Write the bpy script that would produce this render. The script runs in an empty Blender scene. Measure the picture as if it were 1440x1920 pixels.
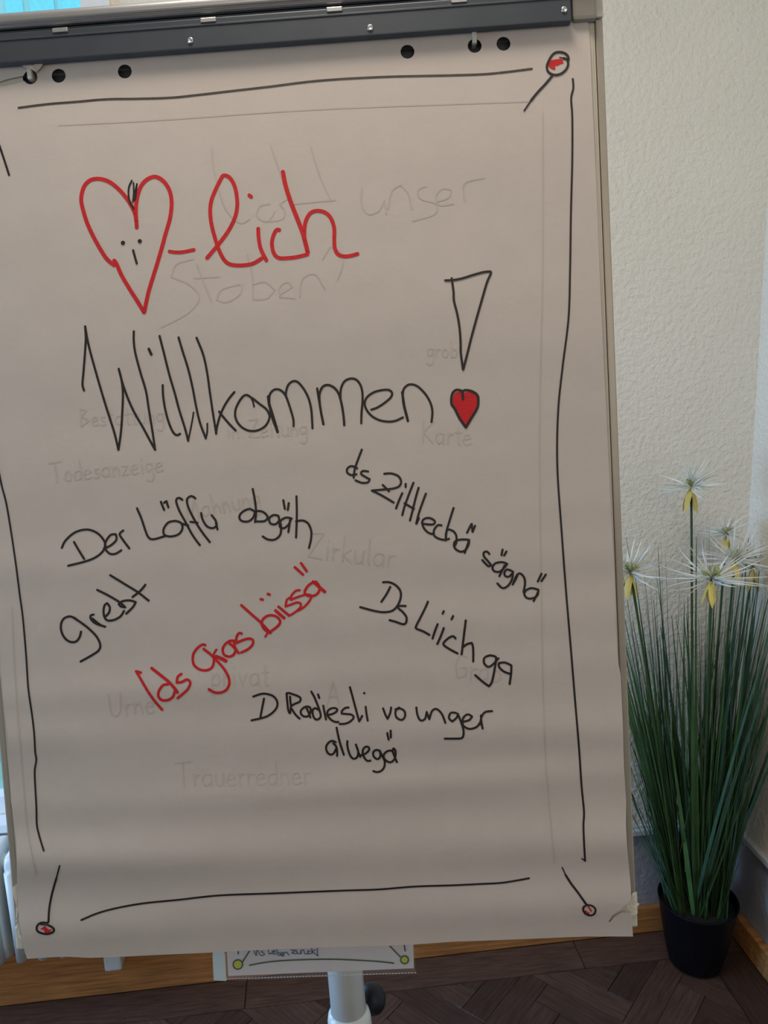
import bpy, bmesh, math, random
from mathutils import Vector, Matrix, noise
from mathutils.geometry import delaunay_2d_cdt

# ------------------------------------------------------------------ camera, world, light
F, CX, CY = 1442.0, 720.0, 960.0            # focal length and centre, in pixels of the 1440x1920 frame
CAMZ = 1.5
EX = Vector((0.9936082, -0.05619595, 0.09790175))     # world axes seen in camera coordinates (x right, y down, z ahead)
EY = Vector((-0.10698082, -0.19199132, 0.97554828))
EZ = Vector((-0.03602557, -0.97978638, -0.19677604))
def c2w(v):
    v = Vector(v); return Vector((v.dot(EX), v.dot(EY), v.dot(EZ)))
CAM = Vector((0, 0, CAMZ))
scene = bpy.context.scene
C = scene.collection
cd = bpy.data.cameras.new('camera'); cam = bpy.data.objects.new('camera', cd); C.objects.link(cam)
cd.sensor_fit = 'HORIZONTAL'; cd.sensor_width = 36.0; cd.lens = F / 1440.0 * 36.0
cd.clip_start = 0.02; cd.clip_end = 200
R = Matrix((c2w((1, 0, 0)), c2w((0, -1, 0)), c2w((0, 0, -1)))).transposed()
cam.matrix_world = Matrix.Translation(CAM) @ R.to_4x4()
scene.camera = cam
scene.view_settings.view_transform = 'Standard'
scene.view_settings.look = 'None'
scene.view_settings.gamma = 1.0
scene.view_settings.use_curve_mapping = False
scene.view_settings.exposure = -0.07

wd = bpy.data.worlds.new('world'); scene.world = wd; wd.use_nodes = True
bg = wd.node_tree.nodes['Background']; bg.inputs[0].default_value = (0.29, 0.69, 0.86, 1); bg.inputs[1].default_value = 1.5

def area(name, loc, target, sx, sy, power, col):
    l = bpy.data.lights.new(name, 'AREA'); l.shape = 'RECTANGLE'; l.size = sx; l.size_y = sy
    l.energy = power; l.color = col
    o = bpy.data.objects.new(name, l); C.objects.link(o); o.location = loc
    o.rotation_euler = (Vector(target) - Vector(loc)).to_track_quat('-Z', 'Y').to_euler()
    return o
area('ceiling_light', (-0.05, 0.58, 2.74), (0.0, 0.62, 0.0), 0.5, 0.35, 11.8, (1.0, 0.87, 0.71))
area('window_daylight', (-1.64, 1.08, 1.15), (0.8, 1.5, 0.7), 0.7, 1.1, 25, (0.34, 0.57, 1.0))
area('room_fill_light', (0.1, -1.7, 2.25), (0.1, 0.9, 1.8), 2.2, 0.9, 9.0, (1.0, 0.885, 0.79))  # added warm fill from behind the camera; the front wall has no window

# ------------------------------------------------------------------ helpers
def ray(x, y): return c2w((x - CX, y - CY, F))
def floor_pt(x, y, z=0.0):
    r = ray(x, y); t = (z - CAMZ) / r.z; return CAM + r * t
def depth_pt(x, y, Y):
    r = ray(x, y); return CAM + r * (Y / r.y)

MATS = {}
def mat(name, col, rough=0.6, metal=0.0, noise_amt=0.0, noise_scale=20.0, bump=0.0, bump_scale=80.0, spec=0.5,
        transmission=0.0, emission=None, rnd=0.0, stretch=None, coat=0.0, alpha=None):
    if name in MATS: return MATS[name]
    m = bpy.data.materials.new(name); m.use_nodes = True; MATS[name] = m
    nt = m.node_tree; N = nt.nodes; L = nt.links; b = N['Principled BSDF']
    b.inputs['Base Color'].default_value = (*col, 1); b.inputs['Roughness'].default_value = rough
    b.inputs['Metallic'].default_value = metal; b.inputs['Specular IOR Level'].default_value = spec
    b.inputs['Transmission Weight'].default_value = transmission
    b.inputs['Coat Weight'].default_value = coat
    if alpha is not None: b.inputs['Alpha'].default_value = alpha
    if emission: b.inputs['Emission Color'].default_value = (*emission[0], 1); b.inputs['Emission Strength'].default_value = emission[1]
    tc = N.new('ShaderNodeTexCoord'); src = tc.outputs['Object']
    if stretch:
        mp = N.new('ShaderNodeMapping'); mp.inputs['Scale'].default_value = stretch; L.new(src, mp.inputs[0]); src = mp.outputs[0]
    if noise_amt > 0 or rnd > 0:
        nz = N.new('ShaderNodeTexNoise'); nz.inputs['Scale'].default_value = noise_scale; nz.inputs['Detail'].default_value = 6
        L.new(src, nz.inputs['Vector'])
        mr = N.new('ShaderNodeMapRange'); mr.inputs['To Min'].default_value = 1 - noise_amt; mr.inputs['To Max'].default_value = 1 + noise_amt
        mr.inputs['From Min'].default_value = 0.3; mr.inputs['From Max'].default_value = 0.7
        L.new(nz.outputs['Fac'], mr.inputs['Value']); fac = mr.outputs[0]
        if rnd > 0:
            oi = N.new('ShaderNodeObjectInfo'); m2 = N.new('ShaderNodeMapRange')
            m2.inputs['To Min'].default_value = 1 - rnd; m2.inputs['To Max'].default_value = 1 + rnd
            L.new(oi.outputs['Random'], m2.inputs['Value'])
            mu = N.new('ShaderNodeMath'); mu.operation = 'MULTIPLY'; L.new(fac, mu.inputs[0]); L.new(m2.outputs[0], mu.inputs[1]); fac = mu.outputs[0]
        vm = N.new('ShaderNodeVectorMath'); vm.operation = 'SCALE'; vm.inputs[0].default_value = col
        L.new(fac, vm.inputs['Scale']); L.new(vm.outputs[0], b.inputs['Base Color'])
    if bump > 0:
        n2 = N.new('ShaderNodeTexNoise'); n2.inputs['Scale'].default_value = bump_scale; n2.inputs['Detail'].default_value = 3
        L.new(src, n2.inputs['Vector'])
        bp = N.new('ShaderNodeBump'); bp.inputs['Strength'].default_value = 1.0; bp.inputs['Distance'].default_value = bump
        L.new(n2.outputs['Fac'], bp.inputs['Height']); L.new(bp.outputs[0], b.inputs['Normal'])
    return m

M_PLASTER = mat('plaster', (0.86, 0.80, 0.69), 0.9, noise_amt=0.03, noise_scale=3, bump=0.0040, bump_scale=95, spec=0.2)
M_GREYWALL = mat('grey_wall_paint', (0.34, 0.335, 0.36), 0.8, noise_amt=0.05, noise_scale=8, bump=0.003, bump_scale=60, spec=0.2)
M_TRIM = mat('white_moulding', (0.62, 0.64, 0.65), 0.5, noise_amt=0.04)
M_CEIL = mat('ceiling_paint', (0.8, 0.78, 0.74), 0.9, noise_amt=0.02)
M_BASE = mat('orange_wood', (0.46, 0.20, 0.062), 0.45, noise_amt=0.35, noise_scale=14, stretch=(0.6, 6, 9), bump=0.001, bump_scale=60)
M_FLOORBASE = mat('floor_joint_dark', (0.03, 0.018, 0.012), 0.8)
M_PLANK = mat('parquet_wood', (0.092, 0.052, 0.038), 0.32, noise_amt=0.35, noise_scale=9, rnd=0.28, stretch=(1.5, 16, 1), bump=0.0008, bump_scale=40, spec=0.35)
M_WIN = mat('white_window_paint', (0.8, 0.82, 0.8), 0.4, noise_amt=0.02)
M_RAD = mat('radiator_enamel', (0.72, 0.78, 0.76), 0.3, noise_amt=0.03, coat=0.3)
M_PAPER = mat('white_paper', (0.60, 0.533, 0.495), 0.85, noise_amt=0.02, noise_scale=25, bump=0.00022, bump_scale=140, spec=0.15)
M_PAD = mat('pad_page_paper', (0.60, 0.55, 0.47), 0.85, noise_amt=0.06, noise_scale=200, stretch=(1, 1, 0.02), spec=0.15)
M_TORN = mat('torn_paper', (0.72, 0.68, 0.58), 0.8, noise_amt=0.05, spec=0.2)
M_RAIL = mat('beige_grey_rail', (0.42, 0.38, 0.32), 0.35, metal=0.35, noise_amt=0.04)
M_BOARD = mat('board_grey', (0.32, 0.31, 0.32), 0.5, noise_amt=0.03)
M_CLAMP = mat('dark_anodised', (0.060, 0.070, 0.085), 0.42, metal=0.35, noise_amt=0.06, noise_scale=30)
M_ALU = mat('brushed_aluminium', (0.50, 0.49, 0.49), 0.35, metal=0.8, noise_amt=0.05, noise_scale=60, stretch=(0.3, 4, 4))
M_CAP = mat('translucent_grey_cap', (0.24, 0.23, 0.20), 0.3, noise_amt=0.04)
M_SCREW = mat('steel_screw', (0.6, 0.6, 0.6), 0.25, metal=1.0, noise_amt=0.05)
M_PEG = mat('ivory_plastic_peg', (0.66, 0.64, 0.55), 0.35, noise_amt=0.03)
M_BLACKINK = mat('black_marker', (0.012, 0.008, 0.009), 0.55, noise_amt=0.1, noise_scale=300)
M_FADEINK = mat('faded_black_marker', (0.055, 0.042, 0.036), 0.6, noise_amt=0.35, noise_scale=400)
M_REDINK = mat('red_marker', (0.60, 0.008, 0.014), 0.7, noise_amt=0.12, noise_scale=200)
M_GHOST = mat('ink_showing_through', (0.54, 0.48, 0.449), 0.85, noise_amt=0.03, noise_scale=60, spec=0.1)
M_POLE = mat('pole_grey_enamel', (0.52, 0.53, 0.52), 0.3, metal=0.2, noise_amt=0.02)
M_COLLAR = mat('pole_collar_white', (0.82, 0.85, 0.80), 0.2, noise_amt=0.02)
M_KNOB = mat('black_plastic', (0.003, 0.004, 0.010), 0.5, noise_amt=0.1)
M_CARD = mat('card_paper', (0.84, 0.80, 0.84), 0.7, noise_amt=0.02)
M_STRIP = mat('sleeve_binding_strip', (0.78, 0.95, 1.0), 0.35, noise_amt=0.02)
M_SLEEVE = mat('clear_plastic_sleeve', (0.75, 0.78, 0.84), 0.15, alpha=0.07, noise_amt=0.02)
M_GREENINK = mat('green_marker', (0.012, 0.075, 0.045), 0.6, noise_amt=0.1)
M_BLUEINK = mat('blue_marker', (0.005, 0.13, 0.30), 0.6, noise_amt=0.1)
M_YELLOW = mat('yellow_marker', (0.68, 0.74, 0.02), 0.6, noise_amt=0.05)
M_POT = mat('black_pot', (0.003, 0.003, 0.006), 0.5, noise_amt=0.1, spec=0.2)
M_SOIL = mat('pot_filling', (0.012, 0.012, 0.010), 0.95, noise_amt=0.3, noise_scale=60, bump=0.01)
M_GRASS = mat('grass_green', (0.058, 0.125, 0.036), 0.45, noise_amt=0.3, noise_scale=12, rnd=0.45)
M_GRASS2 = mat('grass_blue_green', (0.040, 0.098, 0.055), 0.45, noise_amt=0.3, noise_scale=12, rnd=0.45)
M_STEM = mat('stem_green', (0.045, 0.085, 0.022), 0.5, noise_amt=0.15, rnd=0.2)
M_SPIKE = mat('flower_spike_white', (0.80, 0.80, 0.72), 0.5, noise_amt=0.05)
M_PETAL = mat('yellow_petal', (0.74, 0.55, 0.13), 0.5, noise_amt=0.15, rnd=0.1)
M_CORE = mat('flower_centre_green', (0.42, 0.47, 0.14), 0.6, noise_amt=0.25, noise_scale=90)
M_FACADE = mat('house_render', (0.75, 0.86, 0.86), 0.8, noise_amt=0.03)
M_FWIN = mat('house_window_glass', (0.50, 0.85, 0.90), 0.08, metal=0.8, noise_amt=0.05)
M_LAWN = mat('street_ground', (0.45, 0.5, 0.48), 0.9, noise_amt=0.1)
M_LAMP = mat('lamp_diffuser', (0.9, 0.88, 0.8), 0.5, emission=((1, 0.9, 0.78), 1.2))

def glass_mat():
    m = bpy.data.materials.new('window_glass'); m.use_nodes = True; nt = m.node_tree; N = nt.nodes; L = nt.links
    for n in list(N): N.remove(n)
    o = N.new('ShaderNodeOutputMaterial'); t = N.new('ShaderNodeBsdfTransparent'); g = N.new('ShaderNodeBsdfGlossy'); g.inputs['Roughness'].default_value = 0.02
    t.inputs[0].default_value = (0.93, 0.98, 0.98, 1)
    f = N.new('ShaderNodeFresnel'); f.inputs[0].default_value = 1.45; mx = N.new('ShaderNodeMixShader')
    L.new(f.outputs[0], mx.inputs[0]); L.new(t.outputs[0], mx.inputs[1]); L.new(g.outputs[0], mx.inputs[2]); L.new(mx.outputs[0], o.inputs[0])
    return m
M_GLASS = glass_mat()

def mk(name, verts, faces, m, parent=None, smooth=False, **props):
    me = bpy.data.meshes.new(name); me.from_pydata([tuple(v) for v in verts], [], faces); me.update()
    if smooth:
        for p in me.polygons: p.use_smooth = True
    me.materials.append(m)
    o = bpy.data.objects.new(name, me); C.objects.link(o)
    if parent is not None: o.parent = parent
    for k, v in props.items(): o[k] = v
    return o
def bm_obj(name, bm, m, parent=None, smooth=False, **props):
    bmesh.ops.recalc_face_normals(bm, faces=bm.faces)
    me = bpy.data.meshes.new(name); bm.to_mesh(me); bm.free()
    if smooth:
        for p in me.polygons: p.use_smooth = True
    me.materials.append(m)
    o = bpy.data.objects.new(name, me); C.objects.link(o)
    if parent is not None: o.parent = parent
    for k, v in props.items(): o[k] = v
    return o
def empty(name, label, cat, loc=(0, 0, 0), rot=None, **props):
    o = bpy.data.objects.new(name, None); C.objects.link(o); o.location = loc; o.empty_display_size = 0.05
    if rot is not None: o.rotation_euler = rot
    o['label'] = label; o['category'] = cat
    for k, v in props.items(): o[k] = v
    return o
def bxm(bm, lo, hi, M=None, bevel=0.0):
    """box between two corners, optionally bevelled, into a bmesh"""
    b2 = bmesh.new()
    r = bmesh.ops.create_cube(b2, size=1)
    for v in b2.verts:
        v.co = Vector([lo[i] + (v.co[i] + 0.5) * (hi[i] - lo[i]) for i in range(3)])
    if bevel > 0: bmesh.ops.bevel(b2, geom=list(b2.edges), offset=bevel, segments=2, affect='EDGES', profile=0.6)
    if M is not None: bmesh.ops.transform(b2, matrix=M, verts=b2.verts)
    me = bpy.data.meshes.new('t'); b2.to_mesh(me); b2.free(); bm.from_mesh(me); bpy.data.meshes.remove(me)
def box(name, lo, hi, m, parent=None, M=None, bevel=0.0, **props):
    bm = bmesh.new(); bxm(bm, lo, hi, M, bevel); return bm_obj(name, bm, m, parent, **props)
def prism(bm, pts, thick_vec):
    a = [bm.verts.new(p) for p in pts]; b = [bm.verts.new(Vector(p) + Vector(thick_vec)) for p in pts]; n = len(pts)
    bm.faces.new(a); bm.faces.new(b[::-1])
    for i in range(n): bm.faces.new((a[i], a[(i + 1) % n], b[(i + 1) % n], b[i]))
def tube(bm, p0, p1, r0, r1, n=20, cap=True):
    p0 = Vector(p0); p1 = Vector(p1); d = (p1 - p0).normalized(); q = d.to_track_quat('Z', 'Y').to_matrix()
    A = [bm.verts.new(p0 + q @ Vector((math.cos(t) * r0, math.sin(t) * r0, 0))) for t in [2 * math.pi * i / n for i in range(n)]]
    B = [bm.verts.new(p1 + q @ Vector((math.cos(t) * r1, math.sin(t) * r1, 0))) for t in [2 * math.pi * i / n for i in range(n)]]
    for i in range(n): bm.faces.new((A[i], A[(i + 1) % n], B[(i + 1) % n], B[i]))
    if cap: bm.faces.new(A[::-1]); bm.faces.new(B)
def lathe(bm, prof, M=Matrix.Identity(4), n=32):
    rings = []
    for r, z in prof:
        if r < 1e-6: rings.append([bm.verts.new(M @ Vector((0, 0, z)))])
        else: rings.append([bm.verts.new(M @ Vector((r * math.cos(2 * math.pi * i / n), r * math.sin(2 * math.pi * i / n), z))) for i in range(n)])
    for a, b in zip(rings, rings[1:]):
        for i in range(n):
            j = (i + 1) % n
            if len(a) == 1 and len(b) == 1: continue
            if len(a) == 1: bm.faces.new((a[0], b[i], b[j]))
            elif len(b) == 1: bm.faces.new((a[i], a[j], b[0]))
            else: bm.faces.new((a[i], a[j], b[j], b[i]))

# ------------------------------------------------------------------ the room
XR, YB, XL, YF, ZC = 1.042, 1.691, -1.70, -2.3, 2.80
WX0, WX1, WZ0, WZ1 = -1.45, -0.335, 0.50, 2.50          # window in the back wall
LY0, LY1 = 0.10, 1.45                                   # window in the left wall
# back wall, built round its window
bm = bmesh.new(); T = 0.25
bxm(bm, (WX1, YB, 0.29), (XR + T, YB + T, ZC)); bxm(bm, (XL - T, YB, 0), (WX0, YB + T, ZC))
bxm(bm, (WX0, YB, 0), (WX1, YB + T, WZ0)); bxm(bm, (WX0, YB, WZ1), (WX1, YB + T, ZC))
wall_back = bm_obj('wall_back', bm, M_PLASTER, kind='structure')
box('wall_back_panel', (WX1, YB + 0.006, 0), (XR + T, YB + T - 0.01, 0.292), M_GREYWALL, wall_back)
bm = bmesh.new(); bxm(bm, (XR, YF, 0.29), (XR + T, YB, ZC)); wall_right = bm_obj('wall_right', bm, M_PLASTER, kind='structure')
box('wall_right_panel', (XR + 0.006, YF, 0), (XR + T - 0.01, YB, 0.292), M_GREYWALL, wall_right)
bm = bmesh.new(); bxm(bm, (XL - T, YF, 0), (XL, LY0, ZC)); bxm(bm, (XL - T, LY1, 0), (XL, YB, ZC))
bxm(bm, (XL - T, LY0, 0), (XL, LY1, 0.55)); bxm(bm, (XL - T, LY0, 2.3), (XL, LY1, ZC)); bm_obj('wall_left', bm, M_PLASTER, kind='structure')
box('wall_front', (XL - T, YF - T, 0), (XR + T, YF, ZC), M_PLASTER, kind='structure')
box('ceiling', (XL - T, YF - T, ZC), (XR + T, YB + T, ZC + 0.15), M_CEIL, kind='structure')
bm = bmesh.new()      # small moulding along the top of the grey panel
bxm(bm, (WX1 + 0.02, YB - 0.012, 0.284), (XR, YB + 0.01, 0.300), bevel=0.003)
bxm(bm, (WX1 + 0.02, YB - 0.004, 0.300), (XR, YB + 0.01, 0.308), bevel=0.001)
bm_obj('trim_1', bm, M_TRIM, kind='structure')
bm = bmesh.new()
bxm(bm, (XR - 0.012, YF, 0.284), (XR + 0.01, YB - 0.012, 0.300), bevel=0.003)
bm_obj('trim_2', bm, M_TRIM, kind='structure')
bm = bmesh.new(); bxm(bm, (-0.05, YB - 0.012, 0), (XR - 0.012, YB + 0.006, 0.072), bevel=0.003)
bxm(bm, (XL, YB - 0.012, 0), (-0.05, YB + 0.006, 0.135), bevel=0.003)
bm_obj('baseboard_back', bm, M_BASE, kind='structure')
box('baseboard_right', (XR - 0.013, YF, 0), (XR + 0.006, YB + 0.002, 0.070), M_BASE, bevel=0.003, kind='structure')

# floor: a dark bed with border planks and herringbone parquet on it
floor = box('floor', (XL - T, YF - T, -0.10), (XR + T, YB + T, -0.006), M_FLOORBASE, kind='structure')
random.seed(4)
def plank_mesh(pts, name='plank', inset=0.0006):
    c = sum((Vector(p) for p in pts), Vector((0, 0))) / len(pts)
    return c
def clip(poly, a, b, c):      # keep a*x+b*y<=c
    out = []
    for i in range(len(poly)):
        p, q = poly[i], poly[(i + 1) % len(poly)]
        dp, dq = a * p[0] + b * p[1] - c, a * q[0] + b * q[1] - c
        if dp <= 0: out.append(p)
        if dp * dq < 0:
            t = dp / (dp - dq); out.append((p[0] + t * (q[0] - p[0]), p[1] + t * (q[1] - p[1])))
    return out
def add_plank(poly, ang, name='plank', stuff_bm=None):
    if len(poly) < 3: return
    c = Vector((sum(p[0] for p in poly) / len(poly), sum(p[1] for p in poly) / len(poly)))
    ca, sa = math.cos(-ang), math.sin(-ang)
    loc = []
    for p in poly:
        d = Vector(p) - c; d *= max(0.0, 1 - 0.0009 / max(d.length, 1e-4)); loc.append((d.x * ca - d.y * sa, d.x * sa + d.y * ca))
    area2 = abs(sum(loc[i][0] * loc[(i + 1) % len(loc)][1] - loc[(i + 1) % len(loc)][0] * loc[i][1] for i in range(len(loc))))
    if area2 < 0.0006: return
    if stuff_bm is not None:
        prism(stuff_bm, [(p[0], p[1], -0.006) for p in poly], (0, 0, 0.006)); return
    bm = bmesh.new(); n = len(loc)
    lo = [bm.verts.new((x, y, -0.006)) for x, y in loc]; mi = [bm.verts.new((x, y, -0.0012)) for x, y in loc]
    hi = []
    for x, y in loc:
        d = Vector((x, y)); k = max(0, 1 - 0.0012 / max(d.length, 1e-4)); hi.append(bm.verts.new((x * k, y * k, 0)))
    for i in range(n):
        j = (i + 1) % n
        bm.faces.new((lo[i], lo[j], mi[j], mi[i])); bm.faces.new((mi[i], mi[j], hi[j], hi[i]))
    bm.faces.new(hi)
    o = bm_obj(name, bm, M_PLANK, floor); o.location = (c.x, c.y, random.uniform(-0.0006, 0.0)); o.rotation_euler = (0, 0, ang)
BY = 1.588; BXR = 0.93
xs = [-1.70, -1.05, -0.216, 0.62, XR - 0.013]
for a, b in zip(xs, xs[1:]): add_plank([(a, BY), (b, BY), (b, YB - 0.012), (a, YB - 0.012)], 0)
ys = [1.586, 0.75, -0.1, -1.0, YF]
for a, b in zip(ys, ys[1:]): add_plank([(BXR, b), (XR - 0.013, b), (XR - 0.013, a), (BXR, a)], math.pi / 2)
k = 4; wp = 0.0625; s2 = math.sqrt(0.5)
def rot(p): return ((p[0] * s2 - p[1] * s2) * wp - 0.018, (p[0] * s2 + p[1] * s2) * wp + 1.557)
far = bmesh.new(); cnt = 0
cand = []
for i in range(-60, 40):
    for j in range(-12, 12):
        ox, oy = i + k * j, i - k * j
        for (x0, y0, x1, y1, an) in ((ox, oy, ox + k, oy + 1, math.pi / 4), (ox + k, oy - (k - 1), ox + k + 1, oy + 1, 3 * math.pi / 4)):
            poly = [rot(p) for p in ((x0, y0), (x1, y0), (x1, y1), (x0, y1))]
            for (a, b, c) in ((0, 1, BY - 0.001), (1, 0, BXR - 0.001), (-1, 0, 1.70), (0, -1, 2.3)): 
                poly = clip(poly, a, b, c)
                if len(poly) < 3: break
            if len(poly) >= 3: cand.append((sum(p[1] for p in poly) / len(poly), poly, an))
cand.sort(key=lambda t: -t[0])
for n, (yy, poly, an) in enumerate(cand):
    add_plank(poly, an, stuff_bm=None if n < 260 else far)
bm_obj('far_planks', far, M_PLANK, floor, kind='stuff')

# windows
def window(name, horizontal, a0, a1, z0, z1, at, depth_sign, nm):
    """frame and panes in a wall; horizontal=True along x"""
    def bb(b, lo, hi):
        if horizontal: bxm(b, (lo[0], at + lo[1] * depth_sign if depth_sign > 0 else at - hi[1], lo[2]), (hi[0], at + hi[1] * depth_sign if depth_sign > 0 else at - lo[1], hi[2]), bevel=0.003)
        else: bxm(b, (at - hi[1], lo[0], lo[2]), (at - lo[1], hi[0], hi[2]), bevel=0.003)
    root = bpy.data.objects.new(name, None); C.objects.link(root); root['kind'] = 'structure'
    root.location = ((a0 + a1) / 2, at, z0) if horizontal else (at, (a0 + a1) / 2, z0)
    inv = Matrix.Translation(-root.location)
    def put(n, b, m):
        bmesh.ops.transform(b, matrix=inv, verts=b.verts); return bm_obj(n, b, m, root)
    fw = 0.045
    b = bmesh.new(); bb(b, (a0, -0.004 if horizontal else 0.0, z0), (a0 + fw, 0.07, z1)); bb(b, (a1 - fw, -0.004 if horizontal else 0.0, z0), (a1, 0.07, z1))
    bb(b, (a0 + fw, 0, z0), (a1 - fw, 0.07, z0 + fw)); bb(b, (a0 + fw, 0, z1 - fw), (a1 - fw, 0.07, z1)); put('window_frame', b, M_WIN)
    nv = 3
    for q in range(1, nv):
        x = a0 + (a1 - a0) * q / nv; b = bmesh.new(); bb(b, (x - 0.018, 0.015, z0 + fw), (x + 0.018, 0.055, z1 - fw)); put('mullion', b, M_WIN)
    for q in range(nv):
        x0 = a0 + (a1 - a0) * q / nv + (fw if q == 0 else 0.018); x1 = a0 + (a1 - a0) * (q + 1) / nv - (fw if q == nv - 1 else 0.018)
        b = bmesh.new(); bb(b, (x0 + 0.0, 0.033, z0 + fw), (x1, 0.037, z1 - fw)); put('pane', b, M_GLASS)
    return root, put, bb
root, put, bb = window('window_1', True, WX0, WX1, WZ0, WZ1, YB, 1, 'w')
b = bmesh.new(); bb(b, (WX1 - 0.002, -0.012, WZ0), (WX1 + 0.012, -0.001, WZ1)); put('casing_bead', b, M_WIN)
b = bmesh.new(); bb(b, (WX0 - 0.02, -0.045, WZ0 - 0.022), (WX1 + 0.02, -0.001, WZ0)); put('window_sill', b, M_WIN)
window('window_2', False, LY0, LY1, 0.55, 2.3, XL, 1, 'w')

# ceiling lamp (behind the camera) that the warm light comes from
lt = empty('ceiling_lamp', 'rectangular warm ceiling lamp above the flip chart', 'lamp', (-0.05, 0.58, 2.8))
box('lamp_housing', (-0.28, -0.20, -0.045), (0.28, 0.20, 0.0), M_WIN, lt, bevel=0.004)
box('lamp_diffuser', (-0.25, -0.175, -0.052), (0.25, 0.175, -0.045), M_LAMP, lt)

# outdoors
box('street_ground', (-40, YB + 1.0, -3.6), (20, 40, -3.4), M_LAWN, kind='structure')
hs = empty('neighbouring_house', 'pale house with tall windows outside, seen through the window', 'house', (-6, 10.0, -3.4))
b = bmesh.new(); bxm(b, (-8, 0, 0), (9, 4, 11.9)); bm_obj('house_wall', b, M_FACADE, hs)
for ix in range(6):
    for iz in range(3):
        x0 = -6.5 + ix * 2.35; z0 = 0.9 + iz * 2.5
        w = box('house_window', (x0, -0.03, z0), (x0 + 1.2, 0.02, z0 + 1.6), M_WIN, hs)
        for q in range(2): box('window_pane', (x0 + 0.08 + q * 0.54, -0.045, z0 + 0.08), (x0 + 0.56 + q * 0.54, -0.03, z0 + 1.52), M_FWIN, w)
for x0 in (2.80, 0.2, 5.4, -2.4):      # upper storey: windows with wide white bars
    w = box('house_window', (x0, -0.05, 8.0), (x0 + 1.15, 0.02, 9.7), M_WIN, hs)
    for a_, b_ in ((0.15, 0.34), (0.41, 0.68), (0.72, 1.08)): box('window_pane', (x0 + a_, -0.07, 8.1), (x0 + b_, -0.05, 9.6), M_FWIN, w)
b = bmesh.new(); bxm(b, (-8.3, -0.5, 11.9), (9.3, 4.3, 12.15)); bm_obj('house_eaves', b, M_WIN, hs)

# radiator under the window, left of the flip chart
rad = empty('radiator', 'white column radiator under the window, left of the flip chart', 'radiator', (-0.8, 1.60, 0.0))
def column_bm():
    bm = bmesh.new(); pr = []
    pts = [(-0.055, 0.46), (-0.055, 0.262), (-0.045, 0.228), (-0.022, 0.212), (0.022, 0.212), (0.045, 0.228), (0.055, 0.262), (0.055, 0.46), (0.045, 0.478), (-0.045, 0.478)]
    prism(bm, [(-0.014, y, z) for y, z in pts], (0.028, 0, 0))
    bmesh.ops.bevel(bm, geom=list(bm.edges), offset=0.009, segments=3, affect='EDGES', profile=0.5)
    for y in (-0.058, 0.0): 
        tube(bm, (0, y, 0.235), (0, y, 0.45), 0.011, 0.011, 10)
    return bm
first = None
for i in range(19):
    x = -0.385 + i * 0.046
    if first is None: first = bm_obj('radiator_column', column_bm(), M_RAD, rad, smooth=True); o = first
    else: o = first.copy(); C.objects.link(o); o.parent = rad
    o.location = (x, 0, 0)
bm = bmesh.new()
for z in (0.24, 0.44): tube(bm, (-0.41, 0, z), (0.47, 0, z), 0.016, 0.016, 14)
bm_obj('header_pipe', bm, M_RAD, rad, smooth=True)
box('mounting_foot', (0.262, 0.03, 0.104), (0.302, 0.079, 0.24), M_RAD, rad, bevel=0.006)

# ------------------------------------------------------------------ flip chart frame of reference
BO = CAM + c2w((-0.473, -0.470, 0.815))
BA = c2w((0.998, -0.0547, -0.0331)).normalized()                    # to the right along the board
BB = c2w((0.0587, 0.9963, 0.0625)); BB = (BB - BA * BB.dot(BA)).normalized()   # down along the board
BN = BA.cross(BB) * -1.0
if BN.dot(CAM - BO) < 0: BN = -BN
def P(u, v, w=0.0): return BO + BA * u + BB * v + BN * w
def uv(x, y, w=0.0):
    r = ray(x, y); o = BO + BN * w; t = (o - CAM).dot(BN) / r.dot(BN); p = CAM + r * t - o
    return p.dot(BA), p.dot(BB)
# board box axes: local x=u, y=-w (into the board), z=-v
BM = Matrix(((BA.x, -BN.x, -BB.x, BO.x), (BA.y, -BN.y, -BB.y, BO.y), (BA.z, -BN.z, -BB.z, BO.z), (0, 0, 0, 1)))
def L(u, v, w): return (u, -w, -v)

def ripple(u, v):
    """height of the hanging sheet above its plane: shallow horizontal waves"""
    d = 0.0
    fade = min(1.0, max(0.0, (v - 0.06) / 0.12))
    for (v0, s, a, sk, ph) in ((0.30, 0.040, 0.0007, 0.02, 0), (0.42, 0.035, 0.0008, -0.03, 1), (0.545, 0.022, 0.0010, 0.03, 2), (0.61, 0.026, 0.0011, 0.03, 4),
                           (0.675, 0.020, 0.0013, -0.015, 0.5), (0.735, 0.022, 0.0017, 0.035, 3), (0.80, 0.018, 0.0015, -0.02, 5),
                           (0.868, 0.024, 0.0038, 0.012, 1.5), (0.945, 0.022, 0.0022, -0.01, 2.5)):
        q = (v - v0 - sk * (u - 0.35)) / s
        d += a * (1.45 if v0 > 0.53 else 1.1) * math.exp(-q * q) * (0.75 + 0.35 * math.sin(u * 7 + ph))
    d += 0.0014 * fade * noise.noise(Vector((u * 2.2, v * 9, 3.1)))
    d += 0.0005 * fade * noise.noise(Vector((u * 7, v * 24, 7.7)))
    d -= 0.004 * max(0, (v - 0.93) / 0.06) * 0.3
    return d + 0.0035
def on_sheet(x, y, eps):
    w = 0.0035
    for _ in range(3):
        u, v = uv(x, y, w); w = ripple(u, v) + eps
    return u, v, w

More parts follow.
